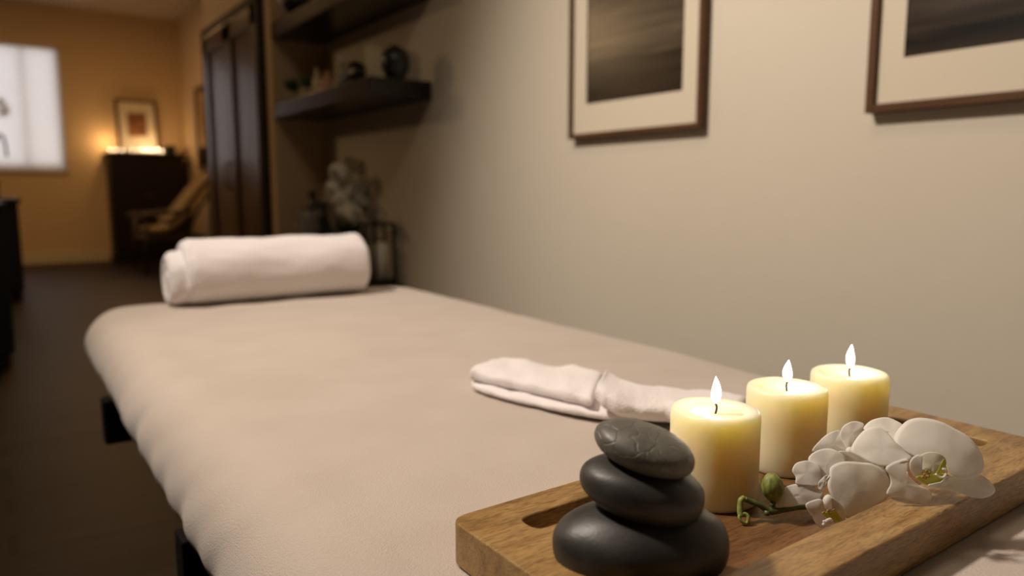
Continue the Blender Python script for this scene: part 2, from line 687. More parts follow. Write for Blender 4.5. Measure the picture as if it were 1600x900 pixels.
# ------------------------------------------------------------------ closet doors
CT = 1.88
closet = thing('closet', 'tall dark wooden closet with two panelled doors built into the cream wall', 'closet', (XS, (YP + YC) / 2, 0))
ya, yb = YP + .10, YC - .03
fr = box(XS - .03, XS + .0, ya, ya + .06, 0, CT, 0.003)
box(XS - .03, XS, yb - .06, yb, 0, CT, 0.003, bm=fr)
box(XS - .03, XS, ya, yb, CT - .05, CT, 0.003, bm=fr)
box(XS - .03, XS, ya, yb, 0, 0.05, 0.003, bm=fr)
obj('door_frame', fr, frame_dark, closet)
ym = (ya + yb) / 2 + .0
for d0, d1, hy_ in ((ya + .065, ym - .003, ym - .05), (ym + .003, yb - .065, ym + .05)):
    db = box(XS - .035, XS - .002, d0, d0 + .085, .055, CT - .055, 0.003)
    box(XS - .035, XS - .002, d1 - .085, d1, .055, CT - .055, 0.003, bm=db)
    box(XS - .035, XS - .002, d0, d1, .055, .19, 0.003, bm=db)
    box(XS - .035, XS - .002, d0, d1, CT - .16, CT - .055, 0.003, bm=db)
    dr = obj('door', db, door_wood, closet)
    pn = obj('door_panel', box(XS - .020, XS - .004, d0 + .08, d1 - .08, .18, CT - .15), door_wood)
    pn.parent = dr
    pn.location = -closet.location
    pn.matrix_parent_inverse = Matrix()
    pn.location = (0, 0, 0)
    hb = tube([(XS - .035, hy_, 0.86), (XS - .065, hy_, 0.87), (XS - .065, hy_, 1.01), (XS - .035, hy_, 1.02)], 0.006, 8)
    hn = obj('door_handle', hb, brass_m)
    hn.parent = dr

# ------------------------------------------------------------------ shelves
z1 = ony(428, 185, YP).z
z1t = ony(428, 163, YP).z
z2 = ony(428, 61, YP).z
YE = 2.735
TH = z1t - z1


def shelf(z, label, ye):
    return tag(obj('wall_shelf', box(XS, W - .001, ye, YP - .001, z, z + TH, 0.002), shelf_wood, smooth=False), label, 'shelf',
               'thick dark floating shelves in the alcove')


shelf(z1, 'lower thick dark wooden floating shelf carrying small pots and a round vase', YE)
shelf(z2, 'upper thick dark wooden floating shelf near the ceiling with a bowl on it', YE)
ZS = z1 + TH


def shelf_spot(x, y_px, X):
    """a point on the lower shelf top under the given column, at distance X from the camera plane"""
    r = ray(x, y_px)
    k = X / r.x
    return CAM.x + X, r.y * k


# round dark vase
x, y = shelf_spot(618, 120, 1.40)
vs = lathe([(0, 0), (.03, 0), (.042, .012), (.058, .045), (.060, .075), (.050, .105), (.030, .122), (.017, .128), (.014, .132), (.010, .126), (0, .12)], (x, y, ZS), 28)
tag(obj('round_vase', vs, ceramic_dark, smooth=True), 'round black vase at the near end of the lower shelf', 'vase')
# square cream box / card leaning on the wall
cy_ = 2.98
ca, cc = ony(572, 68, cy_), ony(624, 68, cy_)
cbx = thing('framed_card', 'square cream card in a thin frame standing behind the round black vase', 'card', ((ca.x + cc.x) / 2, cy_, ZS))
obj('card', box(ca.x + .004, cc.x - .004, cy_, cy_ + .006, ZS + .004, ca.z - .004), paper_m, cbx)
fb = box(ca.x, ca.x + .006, cy_ - .003, cy_ + .009, ZS, ca.z)
box(cc.x - .006, cc.x, cy_ - .003, cy_ + .009, ZS, ca.z, bm=fb)
box(ca.x, cc.x, cy_ - .003, cy_ + .009, ZS, ZS + .006, bm=fb)
box(ca.x, cc.x, cy_ - .003, cy_ + .009, ca.z - .006, ca.z, bm=fb)
obj('card_frame', fb, paper_m, cbx)
# dark hump-shaped ornament
x, y = shelf_spot(555, 125, 1.37)
own = bmesh.new()
bmesh.ops.create_uvsphere(own, u_segments=24, v_segments=14, radius=1)
for v in own.verts:
    p = v.co
    s = 1 + .12 * noise.noise(p * 2)
    v.co = Vector((x + p.x * .045 * s, y + p.y * .10 * s, ZS + .058 + max(p.z, -1) * .058 * (1 - .25 * abs(p.y)) * 1.0))
tag(obj('shell_ornament', own, ceramic_dark, smooth=True), 'low humped black ornament beside the square cream card', 'ornament')
# small pots
def small_pot(px, X, h, r, mat, label, name='small_bottle', cat='bottle', top=None):
    x, y = shelf_spot(px, 140, X)
    t = thing(name, label, cat, (x, y, ZS))
    prof = [(0, 0), (r * .8, 0), (r, h * .15), (r, h * .6), (r * .45, h * .78), (r * .4, h * .95), (r * .5, h), (0, h)]
    obj('bottle_body', lathe(prof, (x, y, ZS), 18), mat, t, True)
    if top:
        obj('stopper', ellipsoid((x, y, ZS + h + .010), (r * .5, r * .5, .014), seg=12), top, t, True)
    return t


small_pot(535, 1.36, .120, .022, principled('sage_glass', (0.16, 0.19, 0.11), 0.3), 'small sage green bottle between the ornament and the pink flask', top=ceramic_cream)
small_pot(512, 1.36, .105, .032, ceramic_red, 'squat dusty pink flask on the lower shelf', name='small_flask', cat='flask')
small_pot(496, 1.35, .130, .022, ceramic_cream, 'slim cream bottle with dark stopper on the lower shelf', top=ceramic_dark)


def small_plant(px, X, label):
    x, y = shelf_spot(px, 150, X)
    t = thing('small_potted_plant', label, 'plant', (x, y, ZS), 'small potted plants on the lower shelf')
    obj('pot', lathe([(0, 0), (.026, 0), (.034, .045), (.037, .050), (.031, .050), (.0, .042)], (x, y, ZS), 18), ceramic_cream, t, True)
    lb = bmesh.new()
    rnd = random.Random(px)
    for k in range(16):
        a = rnd.uniform(0, 2 * PI)
        e = rnd.uniform(.5, 1.4)
        d = Vector((math.cos(a) * math.cos(e), math.sin(a) * math.cos(e), math.sin(e)))
        p0 = Vector((x, y, ZS + .045))
        ellipsoid(p0 + d * .045, (.012, .006, .032), bm=lb, seg=8, rot=d.to_track_quat('Z', 'Y').to_matrix())
    obj('leaves', lb, leaf_m, t, True)


small_plant(480, 1.34, 'small dark leafy plant in a pale pot beside the slim cream bottle')
small_plant(457, 1.33, 'small dark leafy plant in a pale pot at the far end of the shelf')
# bowl on the upper shelf
bx_, by_ = shelf_spot(462, 10, 1.33)
bz = z2 + TH
tag(obj('black_bowl', lathe([(0, 0), (.03, 0), (.035, .01), (.065, .05), (.085, .095), (.078, .095), (.058, .052), (.0, .02)], (bx_, by_, bz), 28), ceramic_dark, smooth=True),
    'flared black bowl standing on the upper shelf', 'bowl')

# ------------------------------------------------------------------ pictures on the right wall
def wall_picture(y0, y1, z0, z1_, bar, mt, ath, label, art, horizon, dep=.032):
    t = thing('framed_picture', label, 'picture', (W, (y0 + y1) / 2, z0), 'framed seascape prints on the right wall')
    xf = W - dep
    fb = box(xf, W - .002, y0, y0 + bar, z0, z1_, .0015)
    box(xf, W - .002, y1 - bar, y1, z0, z1_, .0015, bm=fb)
    box(xf, W - .002, y0 + bar, y1 - bar, z0, z0 + bar, .0015, bm=fb)
    box(xf, W - .002, y0 + bar, y1 - bar, z1_ - bar, z1_, .0015, bm=fb)
    obj('frame', fb, frame_wood, t)
    # mat with a real opening
    a0, a1, b0, b1 = y0 + bar + mt, y1 - bar - mt, z0 + bar + ath, z1_ - bar - ath
    xm0, xm1 = xf + .012, xf + .015
    mb = box(xm0, xm1, y0 + bar, a0, z0 + bar, z1_ - bar)
    box(xm0, xm1, a1, y1 - bar, z0 + bar, z1_ - bar, bm=mb)
    box(xm0, xm1, a0, a1, z0 + bar, b0, bm=mb)
    box(xm0, xm1, a0, a1, b1, z1_ - bar, bm=mb)
    obj('mat_board', mb, mat_board, t)
    p = obj('print', box(xm1, xm1 + .002, a0 - .005, a1 + .005, b0 - .005, b1 + .005), art, t, loc=((xm1 + .001), (a0 + a1) / 2, horizon))
    return t


zf1 = onx(887, 218, W - .03).z
f1a = onx(887, 218, W - .032).y
f1b = onx(1093, 197, W - .032).y
f2a = onx(1350, 181, W - .032).y
m1 = f1a - onx(914, 170, W).y - .008
wall_picture(f1b, f1a, zf1, zf1 + .78, .014, .058, .088, 'framed dark seascape print on the right wall, the one farther from the candles',
             art_mat('storm_sea_print', 1.7, (0.050, 0.038, 0.027), (0.018, 0.012, 0.008), (0.080, 0.062, 0.043)), onx(990, 88, W).z)
wall_picture(f2a - .575, f2a, zf1 - .002, zf1 + .78, .017, .052, .088, 'framed dark striped seascape print above the candles, cut off at right',
             art_mat('dark_shore_print', 5.3, (0.055, 0.042, 0.03), (0.028, 0.021, 0.015), (0.055, 0.040, 0.028)), onx(1500, 45, W).z)

# ------------------------------------------------------------------ mirror on the far right wall
mi = thing('wall_mirror', 'narrow wood framed mirror on the far wall beside the closet', 'mirror', (XR, 9.17, 1.10))
mb = box(XR - .03, XR - .002, 8.86, 8.91, 1.10, 2.06, .003)
box(XR - .03, XR - .002, 9.44, 9.49, 1.10, 2.06, .003, bm=mb)
box(XR - .03, XR - .002, 8.91, 9.44, 1.10, 1.15, .003, bm=mb)
box(XR - .03, XR - .002, 8.91, 9.44, 2.01, 2.06, .003, bm=mb)
obj('frame', mb, frame_wood, mi)
obj('mirror_pane', box(XR - .015, XR - .010, 8.90, 9.45, 1.14, 2.02), mirror_m, mi)

# ------------------------------------------------------------------ mantel cabinet with tealights
MX0, MX1, MY0, MZ = 1.235, 2.12, 9.93, 1.315
man = thing('mantel_cabinet', 'tall black wooden mantel cabinet covered with tealights against the far wall', 'cabinet', ((MX0 + MX1) / 2, 10.12, 0))
cbm = box(MX0 + .03, MX1 - .03, MY0 + .03, YF - .02, .06, MZ - .03, .004)
obj('cabinet_body', cbm, mantel_wood, man)
obj('cabinet_top', box(MX0, MX1, MY0, YF - .001 - .0, MZ - .03, MZ, .004), mantel_wood, man)
obj('plinth', box(MX0 + .015, MX1 - .015, MY0 + .015, YF - .02, 0, .07, .003), mantel_wood, man)
for d0, d1 in ((MX0 + .045, (MX0 + MX1) / 2 - .004), ((MX0 + MX1) / 2 + .004, MX1 - .045)):
    d = obj('door', box(d0, d1, MY0 + .018, MY0 + .032, .09, MZ - .05, .004), mantel_wood, man)
    k = obj('knob', ellipsoid(((MX0 + MX1) / 2 + (.03 if d0 > 1.6 else -.03), MY0 + .006, .8), (.012, .012, .012), seg=12), brass_m)
    k.parent = d
# leaning picture
lp = thing('leaning_picture', 'small framed picture with cream mat leaning on the mantel cabinet', 'picture', (1.63, 10.2, MZ))
Rl = Matrix.Rotation(math.radians(-6), 3, 'X')


def lean(bmx):
    for v in bmx.verts:
        q = Vector((v.co.x, v.co.y, v.co.z))
        q = Rl @ q
        v.co = q + Vector((1.63, 10.19, MZ + .004))
    return bmx


fw_, fh_ = .235, .66
fb = box(-fw_, -fw_ + .035, -.02, .005, 0, fh_, .003)
box(fw_ - .035, fw_, -.02, .005, 0, fh_, .003, bm=fb)
box(-fw_ + .035, fw_ - .035, -.02, .005, 0, .035, .003, bm=fb)
box(-fw_ + .035, fw_ - .035, -.02, .005, fh_ - .035, fh_, .003, bm=fb)
obj('frame', lean(fb), frame_wood, lp)
obj('mat_board', lean(box(-fw_ + .03, fw_ - .03, -.008, -.003, .03, fh_ - .03)), mat_board, lp)
obj('print', lean(box(-.105, .105, -.010, -.008, .21, .50)), principled('sunset_print', (0.10, 0.045, 0.02), 0.5, var=(6, (0.28, 0.11, 0.045), (1, 1, 3))), lp)
# tealights
random.seed(3)
TL = [(172, .30), (181, .55), (192, .30), (206, .25), (216, .45), (224, .9), (229, .6), (236, .9), (246, 1.0), (253, .5), (240, .4)]


def tealight_proto():
    t = thing('tealight', '', 'tealight', (0, 0, 0))
    obj('glass_cup', lathe([(0, 0), (.020, 0), (.024, .028), (.022, .028), (.019, .012), (0, .010)], (0, 0, 0), 14),
        principled('frosted_cup', (0.85, 0.72, 0.5), 0.3, **{'Transmission Weight': 0.5}), t, True)
    obj('flame', lathe([(0, .014), (.004, .018), (.0055, .026), (.0035, .036), (0, .044)], (0, 0, 0), 10), tealight_flame_m, t, True)
    return t


tl0 = tealight_proto()
tpos = ['leftmost tealight at the left end of the mantel cabinet top', 'bright tealight next to the left end of the mantel cabinet',
        'tealight just left of the leaning picture', 'tealight in front of the left edge of the leaning picture',
        'tealight under the middle of the leaning picture', 'brightest tealight in the middle cluster on the mantel',
        'tealight inside the cluster, right of the brightest one', 'tealight at the right side of the leaning picture',
        'tealight at the lower right corner of the leaning picture', 'rightmost tealight beside the small black box',
        'front tealight in the cluster before the leaning picture']
for i, (px, s) in enumerate(TL):
    yy = 10.04 + (.05 if i % 2 else -.03) - (.03 if i == 10 else 0)
    P = ony(px, 236, yy)
    if i == 0:
        t = tl0
    else:
        t = tl0.copy()
        C.objects.link(t)
        for ch in list(tl0.children):
            c = ch.copy()
            C.objects.link(c)
            c.parent = t
    t.location = (P.x, yy, MZ)
    t.scale = (.75 + .6 * s,) * 3
    t['label'] = tpos[i]
    t['group'] = 'lit tealights on the mantel cabinet'
for px, pw in ((170, 2.0), (226, .7), (246, .9)):
    P = ony(px, 230, 10.06)
    lamp('tealight_light', 'POINT', (P.x, 10.02 + (.12 if px < 200 else 0), MZ + .13), pw, (1.0, 0.60, 0.26), shadow_soft_size=.02)
P = ony(265, 236, 10.10)
tb = thing('trinket_box', 'small black box at the right end of the mantel cabinet', 'box', (P.x, 10.1, MZ))
obj('box_body', box(P.x - .055, P.x + .055, 10.04, 10.15, MZ, MZ + .08, .004), black_m, tb)
obj('lid', box(P.x - .06, P.x + .06, 10.035, 10.155, MZ + .08, MZ + .105, .006), black_m, tb)

# ------------------------------------------------------------------ lounge chair
ch = thing('lounge_chair', 'dark wooden lounge chair with a sloping tan cushion in front of the mantel', 'chair', (1.6, 8.7, 0))
wood_c = principled('chair_wood', (0.03, 0.016, 0.007), 0.5)
c0 = Vector((1.37, 8.75, 0))
# the chair faces left (towards -X)
for (lx, ly, sx) in ((0, -.34, -.03), (0, .34, -.03), (.50, -.34, .05), (.50, .34, .05)):
    obj('leg', tube([(c0.x + lx + sx, c0.y + ly, 0), (c0.x + lx, c0.y + ly, .38 if lx else .60)], [.018, .024], 8), wood_c, ch, True)
obj('seat_frame', box(c0.x - .02, c0.x + .56, c0.y - .36, c0.y + .36, .34, .39, .008), wood_c, ch)
for s in (-1, 1):
    yy = c0.y + s * .36
    obj('armrest', tube(smooth_path([(c0.x - .07, yy, .56), (c0.x - .02, yy, .61), (c0.x + .18, yy, .62), (c0.x + .45, yy, .66)]), .022, 8), wood_c, ch, True)
    obj('back_post', tube([(c0.x + .34, yy * 1 - s * .02, .36), (c0.x + .72, yy - s * .02, .98)], .020, 8), wood_c, ch, True)
cu = bmesh.new()
pr = smooth_path([(c0.x + .03, 0, .43), (c0.x + .22, 0, .45), (c0.x + .40, 0, .60), (c0.x + .56, 0, .80), (c0.x + .72, 0, .97)], 5)
rings = []
for k in range(15):
    yy = c0.y - .33 + .66 * k / 14
    e = 1 - abs(k / 7 - 1) ** 6 * .5
    up_, dn = [], []
    for i, p in enumerate(pr):
        t_ = (pr[min(i + 1, len(pr) - 1)] - pr[max(i - 1, 0)]).normalized()
        n_ = Vector((-t_.z, 0, t_.x))
        th = .045 * e
        up_.append(Vector((p.x, yy, p.z)) + n_ * th)
        dn.append(Vector((p.x, yy, p.z)) - n_ * .03 * e)
    rings.append(up_ + dn[::-1])
bridge(cu, rings)
obj('cushion', cu, throw_m, ch, True)
# throw blanket over the back
th_ = thing('throw_blanket', 'folded tan throw hanging over the top of the lounge chair', 'blanket', (c0.x + .66, c0.y, 1.1))
tb_ = bmesh.new()
rings = []
pth = smooth_path([(c0.x + .22, 0, .535), (c0.x + .34, 0, .62), (c0.x + .50, 0, .82), (c0.x + .66, 0, 1.0), (c0.x + .74, 0, 1.04), (c0.x + .78, 0, .98), (c0.x + .78, 0, .70)], 5)
for k in range(17):
    yy = c0.y - .31 + .62 * k / 16
    up_, dn = [], []
    for i, p in enumerate(pth):
        t_ = (pth[min(i + 1, len(pth) - 1)] - pth[max(i - 1, 0)]).normalized()
        n_ = Vector((-t_.z, 0, t_.x))
        wv = .008 * math.sin(k * 1.3 + i * .15)
        up_.append(Vector((p.x, yy, p.z)) + n_ * (.016 + wv))
        dn.append(Vector((p.x, yy, p.z)) + n_ * (.002 + wv))
    rings.append(up_ + dn[::-1])
bridge(tb_, rings)
obj('blanket_cloth', tb_, throw_m, th_, True)

# ------------------------------------------------------------------ dark furniture at the left edge
sb = thing('sideboard', 'black wooden sideboard at the left edge in front of the window', 'sideboard', (-.2, 7.4, 0))
obj('sideboard_body', box(-.75, .225, 6.86, 8.0, .08, .76, .006), black_m, sb)
obj('sideboard_top', box(-.78, .245, 6.82, 8.03, .76, .795, .005), black_m, sb)
for lx in (-.7, .18):
    for ly in (6.91, 7.95):
        obj('leg', box(lx - .03, lx + .03, ly - .03, ly + .03, 0, .09, .003), black_m, sb)
for k in range(3):
    obj('drawer', box(-.72 + .31 * k, -.425 + .31 * k, 6.848, 6.862, .12, .72, .003), black_m, sb)
bk = thing('storage_box', 'dark grey lidded box on the black sideboard', 'box', (0, 7.05, .795))
slate = principled('slate_card', (0.035, 0.038, 0.038), 0.6)
obj('box_body', box(-.14, .115, 6.92, 7.2, .795, .90, .004), slate, bk)
obj('lid', box(-.145, .12, 6.915, 7.205, .90, .935, .004), slate, bk)
nc = thing('black_cabinet', 'low black cabinet at the left edge nearer the camera than the sideboard', 'cabinet', (-.3, 4.9, 0))
obj('cabinet_body', box(-.7, .082, 4.34, 5.5, .05, .76, .006), black_m, nc)
obj('cabinet_top', box(-.72, .095, 4.31, 5.53, .76, .79, .005), black_m, nc)
obj('plinth', box(-.68, .03, 4.37, 5.47, 0, .06), black_m, nc)
# orchid on the sideboard, in front of the window
OY = 7.5
op = thing('potted_orchid', 'white orchid with arching stem in a dark pot before the window', 'plant', (-.06, OY, .795))
obj('pot', lathe([(0, 0), (.05, 0), (.07, .12), (.075, .13), (.065, .13), (0, .11)], (-.06, OY, .795), 20), ceramic_dark, op, True)
A = [ony(*q, OY) for q in ((-14, 300), (-16, 240), (-8, 175), (2, 155), (10, 168))]
obj('stem', tube(smooth_path([(-.06, OY, .91)] + A[1:], 6), .004, 6), green_stem, op, True)
A = [ony(*q, OY) for q in ((-12, 250), (-5, 215), (3, 212), (8, 225), (11, 245))]
obj('leaf', tube(smooth_path([(-.06, OY, .91)] + A, 6), [.010] * 31, 6), leaf_m, op, True)
for q in ((10, 172), (2, 160), (4, 178)):
    c_ = ony(*q, OY)
    fbm = bmesh.new()
    for k in range(5):
        a = 2 * PI * k / 5 + q[0]
        d = Vector((math.cos(a), -.2, math.sin(a)))
        ellipsoid(c_ + d * .024, (.018, .004, .024), bm=fbm, seg=10, rot=d.to_track_quat('Z', 'Y').to_matrix())
    obj('flower', fbm, white_petal_far, op, True)

# ------------------------------------------------------------------ low stand in the alcove with plant, vases and lantern
sd = thing('low_console', 'dark low console in the alcove behind the massage table', 'console', (1.30, 3.45, 0))
CZ = .43
CX0, CX1, CY0, CY1 = 1.02, 1.52, 2.95, 3.86
obj('console_top', box(CX0, CX1, CY0, CY1, CZ - .04, CZ, .004), dark_wood, sd)
obj('console_shelf', box(CX0 + .02, CX1 - .02, CY0 + .02, CY1 - .02, .14, .17, .003), dark_wood, sd)
for lx in (CX0 + .03, CX1 - .03):
    for ly in (CY0 + .03, CY1 - .03):
        obj('leg', box(lx - .025, lx + .025, ly - .025, ly + .025, 0, CZ - .035, .003), dark_wood, sd)


def con(px, py, Y):
    P = ony(px, py, Y)
    return P.x, Y


# lantern
lxp = ony(594, 400, 3.10)
lx, ly = lxp.x, 3.10
lt = thing('lantern', 'square black metal lantern with a pale candle behind the massage table', 'lantern', (lx, ly, CZ))
hw, lh = .055, .275
lb = box(lx - hw, lx + hw, ly - hw, ly + hw, CZ, CZ + .015)
for a in (-1, 1):
    for b in (-1, 1):
        box(lx + a * (hw - .006) - .006, lx + a * (hw - .006) + .006, ly + b * (hw - .006) - .006, ly + b * (hw - .006) + .006, CZ, CZ + lh, bm=lb)
box(lx - hw, lx + hw, ly - hw, ly + hw, CZ + lh - .012, CZ + lh, bm=lb)
obj('lantern_frame', lb, black_m, lt)
obj('candle', lathe([(0, 0), (.036, 0), (.037, .16), (.025, .167), (0, .162)], (lx, ly, CZ + .0155), 20), white_petal_far, lt, True)
obj('lantern_ring', tube([(lx + .03 * math.cos(t), ly, CZ + lh + .028 + .028 * math.sin(t)) for t in [2 * PI * k / 16 for k in range(17)]], .003, 6), black_m, lt, True)
# potted white hydrangea-like plant
px_, py_ = con(543, 330, 3.42)
pp = thing('flowering_plant', 'bushy pale flowering plant in a black pot below the shelf', 'plant', (px_, py_, CZ))
obj('pot', lathe([(0, 0), (.060, 0), (.085, .17), (.090, .19), (.080, .19), (0, .16)], (px_, py_, CZ), 24), ceramic_dark, pp, True)
rnd = random.Random(5)
stems = bmesh.new()
for k in range(14):
    a = rnd.uniform(0, 2 * PI)
    rr = rnd.uniform(.02, .10)
    hh = rnd.uniform(.16, .42)
    top = Vector((px_ + rr * math.cos(a), py_ + rr * math.sin(a) * .8, CZ + .14 + hh))
    tube([(px_, py_, CZ + .10), ((px_ + top.x) / 2, (py_ + top.y) / 2, CZ + .12 + hh * .5), top], .003, 6, bm=stems)
    fl = bmesh.new()
    for q in range(9):
        d = Vector((rnd.uniform(-1, 1), rnd.uniform(-1, 1), rnd.uniform(-.6, 1))).normalized()
        ellipsoid(top + d * .036, (.028, .007, .028), bm=fl, seg=8, rot=d.to_track_quat('Y', 'Z').to_matrix())
    obj('blossom', fl, white_petal_far, pp, True)
obj('stems', stems, leaf_m, pp, True)
lv = bmesh.new()
for k in range(10):
    a = rnd.uniform(0, 2 * PI)
    e = rnd.uniform(.2, 1.0)
    d = Vector((math.cos(a) * math.cos(e), math.sin(a) * math.cos(e), math.sin(e)))
    ellipsoid(Vector((px_, py_, CZ + .20)) + d * .06, (.022, .004, .055), bm=lv, seg=10, rot=d.to_track_quat('Z', 'Y').to_matrix())
obj('leaves', lv, leaf_m, pp, True)
# glass jar and two dark vases
x_, y_ = con(480, 350, 3.6)
glass = principled('clear_glass', (0.9, 0.9, 0.88), 0.05, **{'Transmission Weight': 0.9})
tag(obj('glass_jar', lathe([(0, 0), (.045, 0), (.055, .02), (.058, .24), (.044, .31), (.048, .33), (.044, .33), (.040, .31), (.053, .24), (.050, .022), (0, .012)], (x_, y_, CZ), 24), glass, smooth=True),
    'clear glass jar left of the black vases in the alcove', 'jar')
x_, y_ = con(504, 350, 3.68)
tag(obj('black_vase', lathe([(0, 0), (.04, 0), (.055, .08), (.052, .20), (.028, .28), (.030, .36), (.022, .36), (0, .30)], (x_, y_, CZ), 24), ceramic_dark, smooth=True),
    'tall black vase between the glass jar and the flowering plant', 'vase')
x_, y_ = con(489, 330, 3.82)
tag(obj('brown_bottle', lathe([(0, 0), (.045, 0), (.046, .26), (.022, .34), (.022, .42), (.014, .42), (0, .38)], (x_, y_, CZ), 24), principled('amber_glass', (0.05, 0.028, 0.015), 0.2), smooth=True),
    'dark brown bottle behind the glass jar', 'bottle')

# ------------------------------------------------------------------ massage table
ZB = CAM.z - 0.2557       # top of the made-up table
BX0, BY0, BY1 = 0.118, -0.62, 1.915


def bed_left(y):
    return 0.124 + 0.021 * y


def bed_right(y):
    return 0.915 + 0.040 * y


matte_black = principled('matte_black', (0.006, 0.005, 0.005), 0.8, spec=0.1)
mt = thing('massage_table', 'padded massage table on dark legs filling the foreground', 'massage table', (.53, .65, 0))


def ring_slab(prof, rc, x0, x1f, y0, y1, nper=26, fill=10, bump=None):
    """prof: (inset, z) from underside to the top; rc corner radius of the plan"""
    bm = bmesh.new()

    def plan(ins):
        pts = []
        ya_, yb_ = y0 + ins, y1 - ins
        r = max(rc - ins, .012)
        xb_n, xb_f = x1f(ya_) - ins, x1f(yb_) - ins
        xa_n, xa_f = x0(ya_) + ins, x0(yb_) + ins
        cors = [((xb_n - r, ya_ + r), -PI / 2), ((xb_f - r, yb_ - r), 0), ((xa_f + r, yb_ - r), PI / 2), ((xa_n + r, ya_ + r), PI)]
        arcs = []
        for (cx_, cy_), a0 in cors:
            arcs.append([(cx_ + r * math.cos(a0 + PI / 2 * k / 8), cy_ + r * math.sin(a0 + PI / 2 * k / 8)) for k in range(9)])
        n_edge = [220, 40, 220, 40]
        for i in range(4):
            pts += arcs[i]
            a, b = arcs[i][-1], arcs[(i + 1) % 4][0]
            for k in range(1, n_edge[i]):
                t = k / n_edge[i]
                pts.append((a[0] + (b[0] - a[0]) * t, a[1] + (b[1] - a[1]) * t))
        return pts
    rings = []
    for ins, z in prof:
        rings.append([Vector((x, y, z)) for x, y in plan(ins)])
    flat = [r for r in rings]
    if bump:
        rings = [[bump(p, i) for p in r] for i, r in enumerate(rings)]
    vr = bridge(bm, rings, cap0=False, cap1=False)
    V = vr[-1]
    P = flat[-1]
    n = len(V)
    nl, ns = 228, 48
    ix = lambda k: (4 + k) % n
    # right side runs near to far, far side right to left, left side far to near, near side left to right
    grid = [[None] * (ns + 1) for _ in range(nl + 1)]
    for i in range(nl + 1):
        grid[i][ns] = ix(i)
        grid[i][0] = ix(nl + ns + (nl - i))
    for j in range(ns + 1):
        grid[nl][j] = ix(nl + (ns - j))
        grid[0][j] = ix(2 * nl + ns + j)
    GV = [[None] * (ns + 1) for _ in range(nl + 1)]
    for i in range(nl + 1):
        for j in range(ns + 1):
            if grid[i][j] is not None:
                GV[i][j] = V[grid[i][j]]
    for i in range(1, nl):
        for j in range(1, ns):
            u, w = i / nl, j / ns
            Lf, Rt, Nr, Fr = P[grid[i][0]], P[grid[i][ns]], P[grid[0][j]], P[grid[nl][j]]
            c00, c01, c10, c11 = P[grid[0][0]], P[grid[0][ns]], P[grid[nl][0]], P[grid[nl][ns]]
            q = Lf * (1 - w) + Rt * w + Nr * (1 - u) + Fr * u - (c00 * (1 - u) * (1 - w) + c01 * (1 - u) * w + c10 * u * (1 - w) + c11 * u * w)
            if bump:
                q = bump(q, 0)
            GV[i][j] = bm.verts.new(q)
    for i in range(nl):
        for j in range(ns):
            bm.faces.new((GV[i][j], GV[i][j + 1], GV[i + 1][j + 1], GV[i + 1][j]))
    return bm


def sheet_bump(p, i):
    q = p.copy()
    top = max(0, min(1, (p.z - (ZB - .07)) / .07))
    n = noise.noise(Vector((p.x * 5, p.y * 5, 1.7))) * .0035 + noise.noise(Vector((p.x * 17, p.y * 17, 4.2))) * .0012
    if .22 < p.x < .80 and .19 < p.y < .46:      # pressed flat under the tray
        n = min(n, 0)
    q.z += n * top
    # gathered creases on the sides
    side = 1 - top * .8
    if p.x < .35 or p.x > .75:
        s = -1 if p.x < .5 else 1
        cr = noise.noise(Vector((p.y * 13 + p.x * 9 + p.z * 20, p.z * 5, 2.0))) * .004
        rdg = noise.noise(Vector((p.y * 24 + p.x * 22 + p.z * 22, p.x * 4, 7.0)))
        cr += (1 - abs(rdg) * 2.6) * .0022
        wv = noise.noise(Vector((p.y * 2.2, 3.3, s))) * .007
        edge = max(0, 1 - .9 * min(abs(p.x - bed_left(p.y)), abs(p.x - bed_right(p.y))) / .14)
        q.x += s * (cr * side + wv) * edge
        q.z += cr * .5 * edge * edge * top
    if p.y > BY1 - .2:
        q.z += noise.noise(Vector((p.x * 9, 3.0, 5.0))) * .004 * top
    return q


prof = [(.06, ZB - .130), (.035, ZB - .130), (.018, ZB - .120), (.005, ZB - .102), (0, ZB - .08), (0.001, ZB - .062), (.006, ZB - .042), (.016, ZB - .024),
        (.032, ZB - .010), (.052, ZB - .002), (.075, ZB)]
sheet_bm = ring_slab(prof, .10, bed_left, bed_right, BY0, BY1, fill=46, bump=sheet_bump)
sh = obj('bed_sheet', sheet_bm, sheet_m, smooth=True)
sm = sh.modifiers.new('s', 'SUBSURF')
sm.levels = 1
sm.render_levels = 1
tag(sh, 'soft beige fleece sheet fitted over the massage table', 'sheet')
# frame under the sheet
ZU = ZB - .135
obj('table_frame', box(BX0 + .16, .84, BY0 + .12, BY1 - .12, ZU - .055, ZU, .005), black_m, mt)
for (lx, ly) in ((.44, 1.52), (.78, 1.52), (.44, -.25), (.78, -.25)):
    obj('leg', box(lx - .028, lx + .028, ly - .028, ly + .028, 0, ZU - .05, .004), black_m, mt)
for ly in (1.52, 0.85, -.25):
    zb_ = CAM.z - .463 if ly > 1 else ZU - .30
    x0_ = .153 if ly > 1 else .150
    obj('cross_panel', box(x0_, .86, ly - .02, ly + .02, zb_, ZB - .124, .003), matte_black, mt)

# ------------------------------------------------------------------ rolled towel
TR = .077
tA, tB = onz(300, 480, ZB), onz(573, 459, ZB)
tx0, tx1 = tA.x - .005, tB.x + .010
tyc = 1.787
TZ = ZB + TR - .004
rt = thing('rolled_towel', 'thick white terry towel rolled up at the far end of the table', 'towel', ((tx0 + tx1) / 2, tyc, ZB))


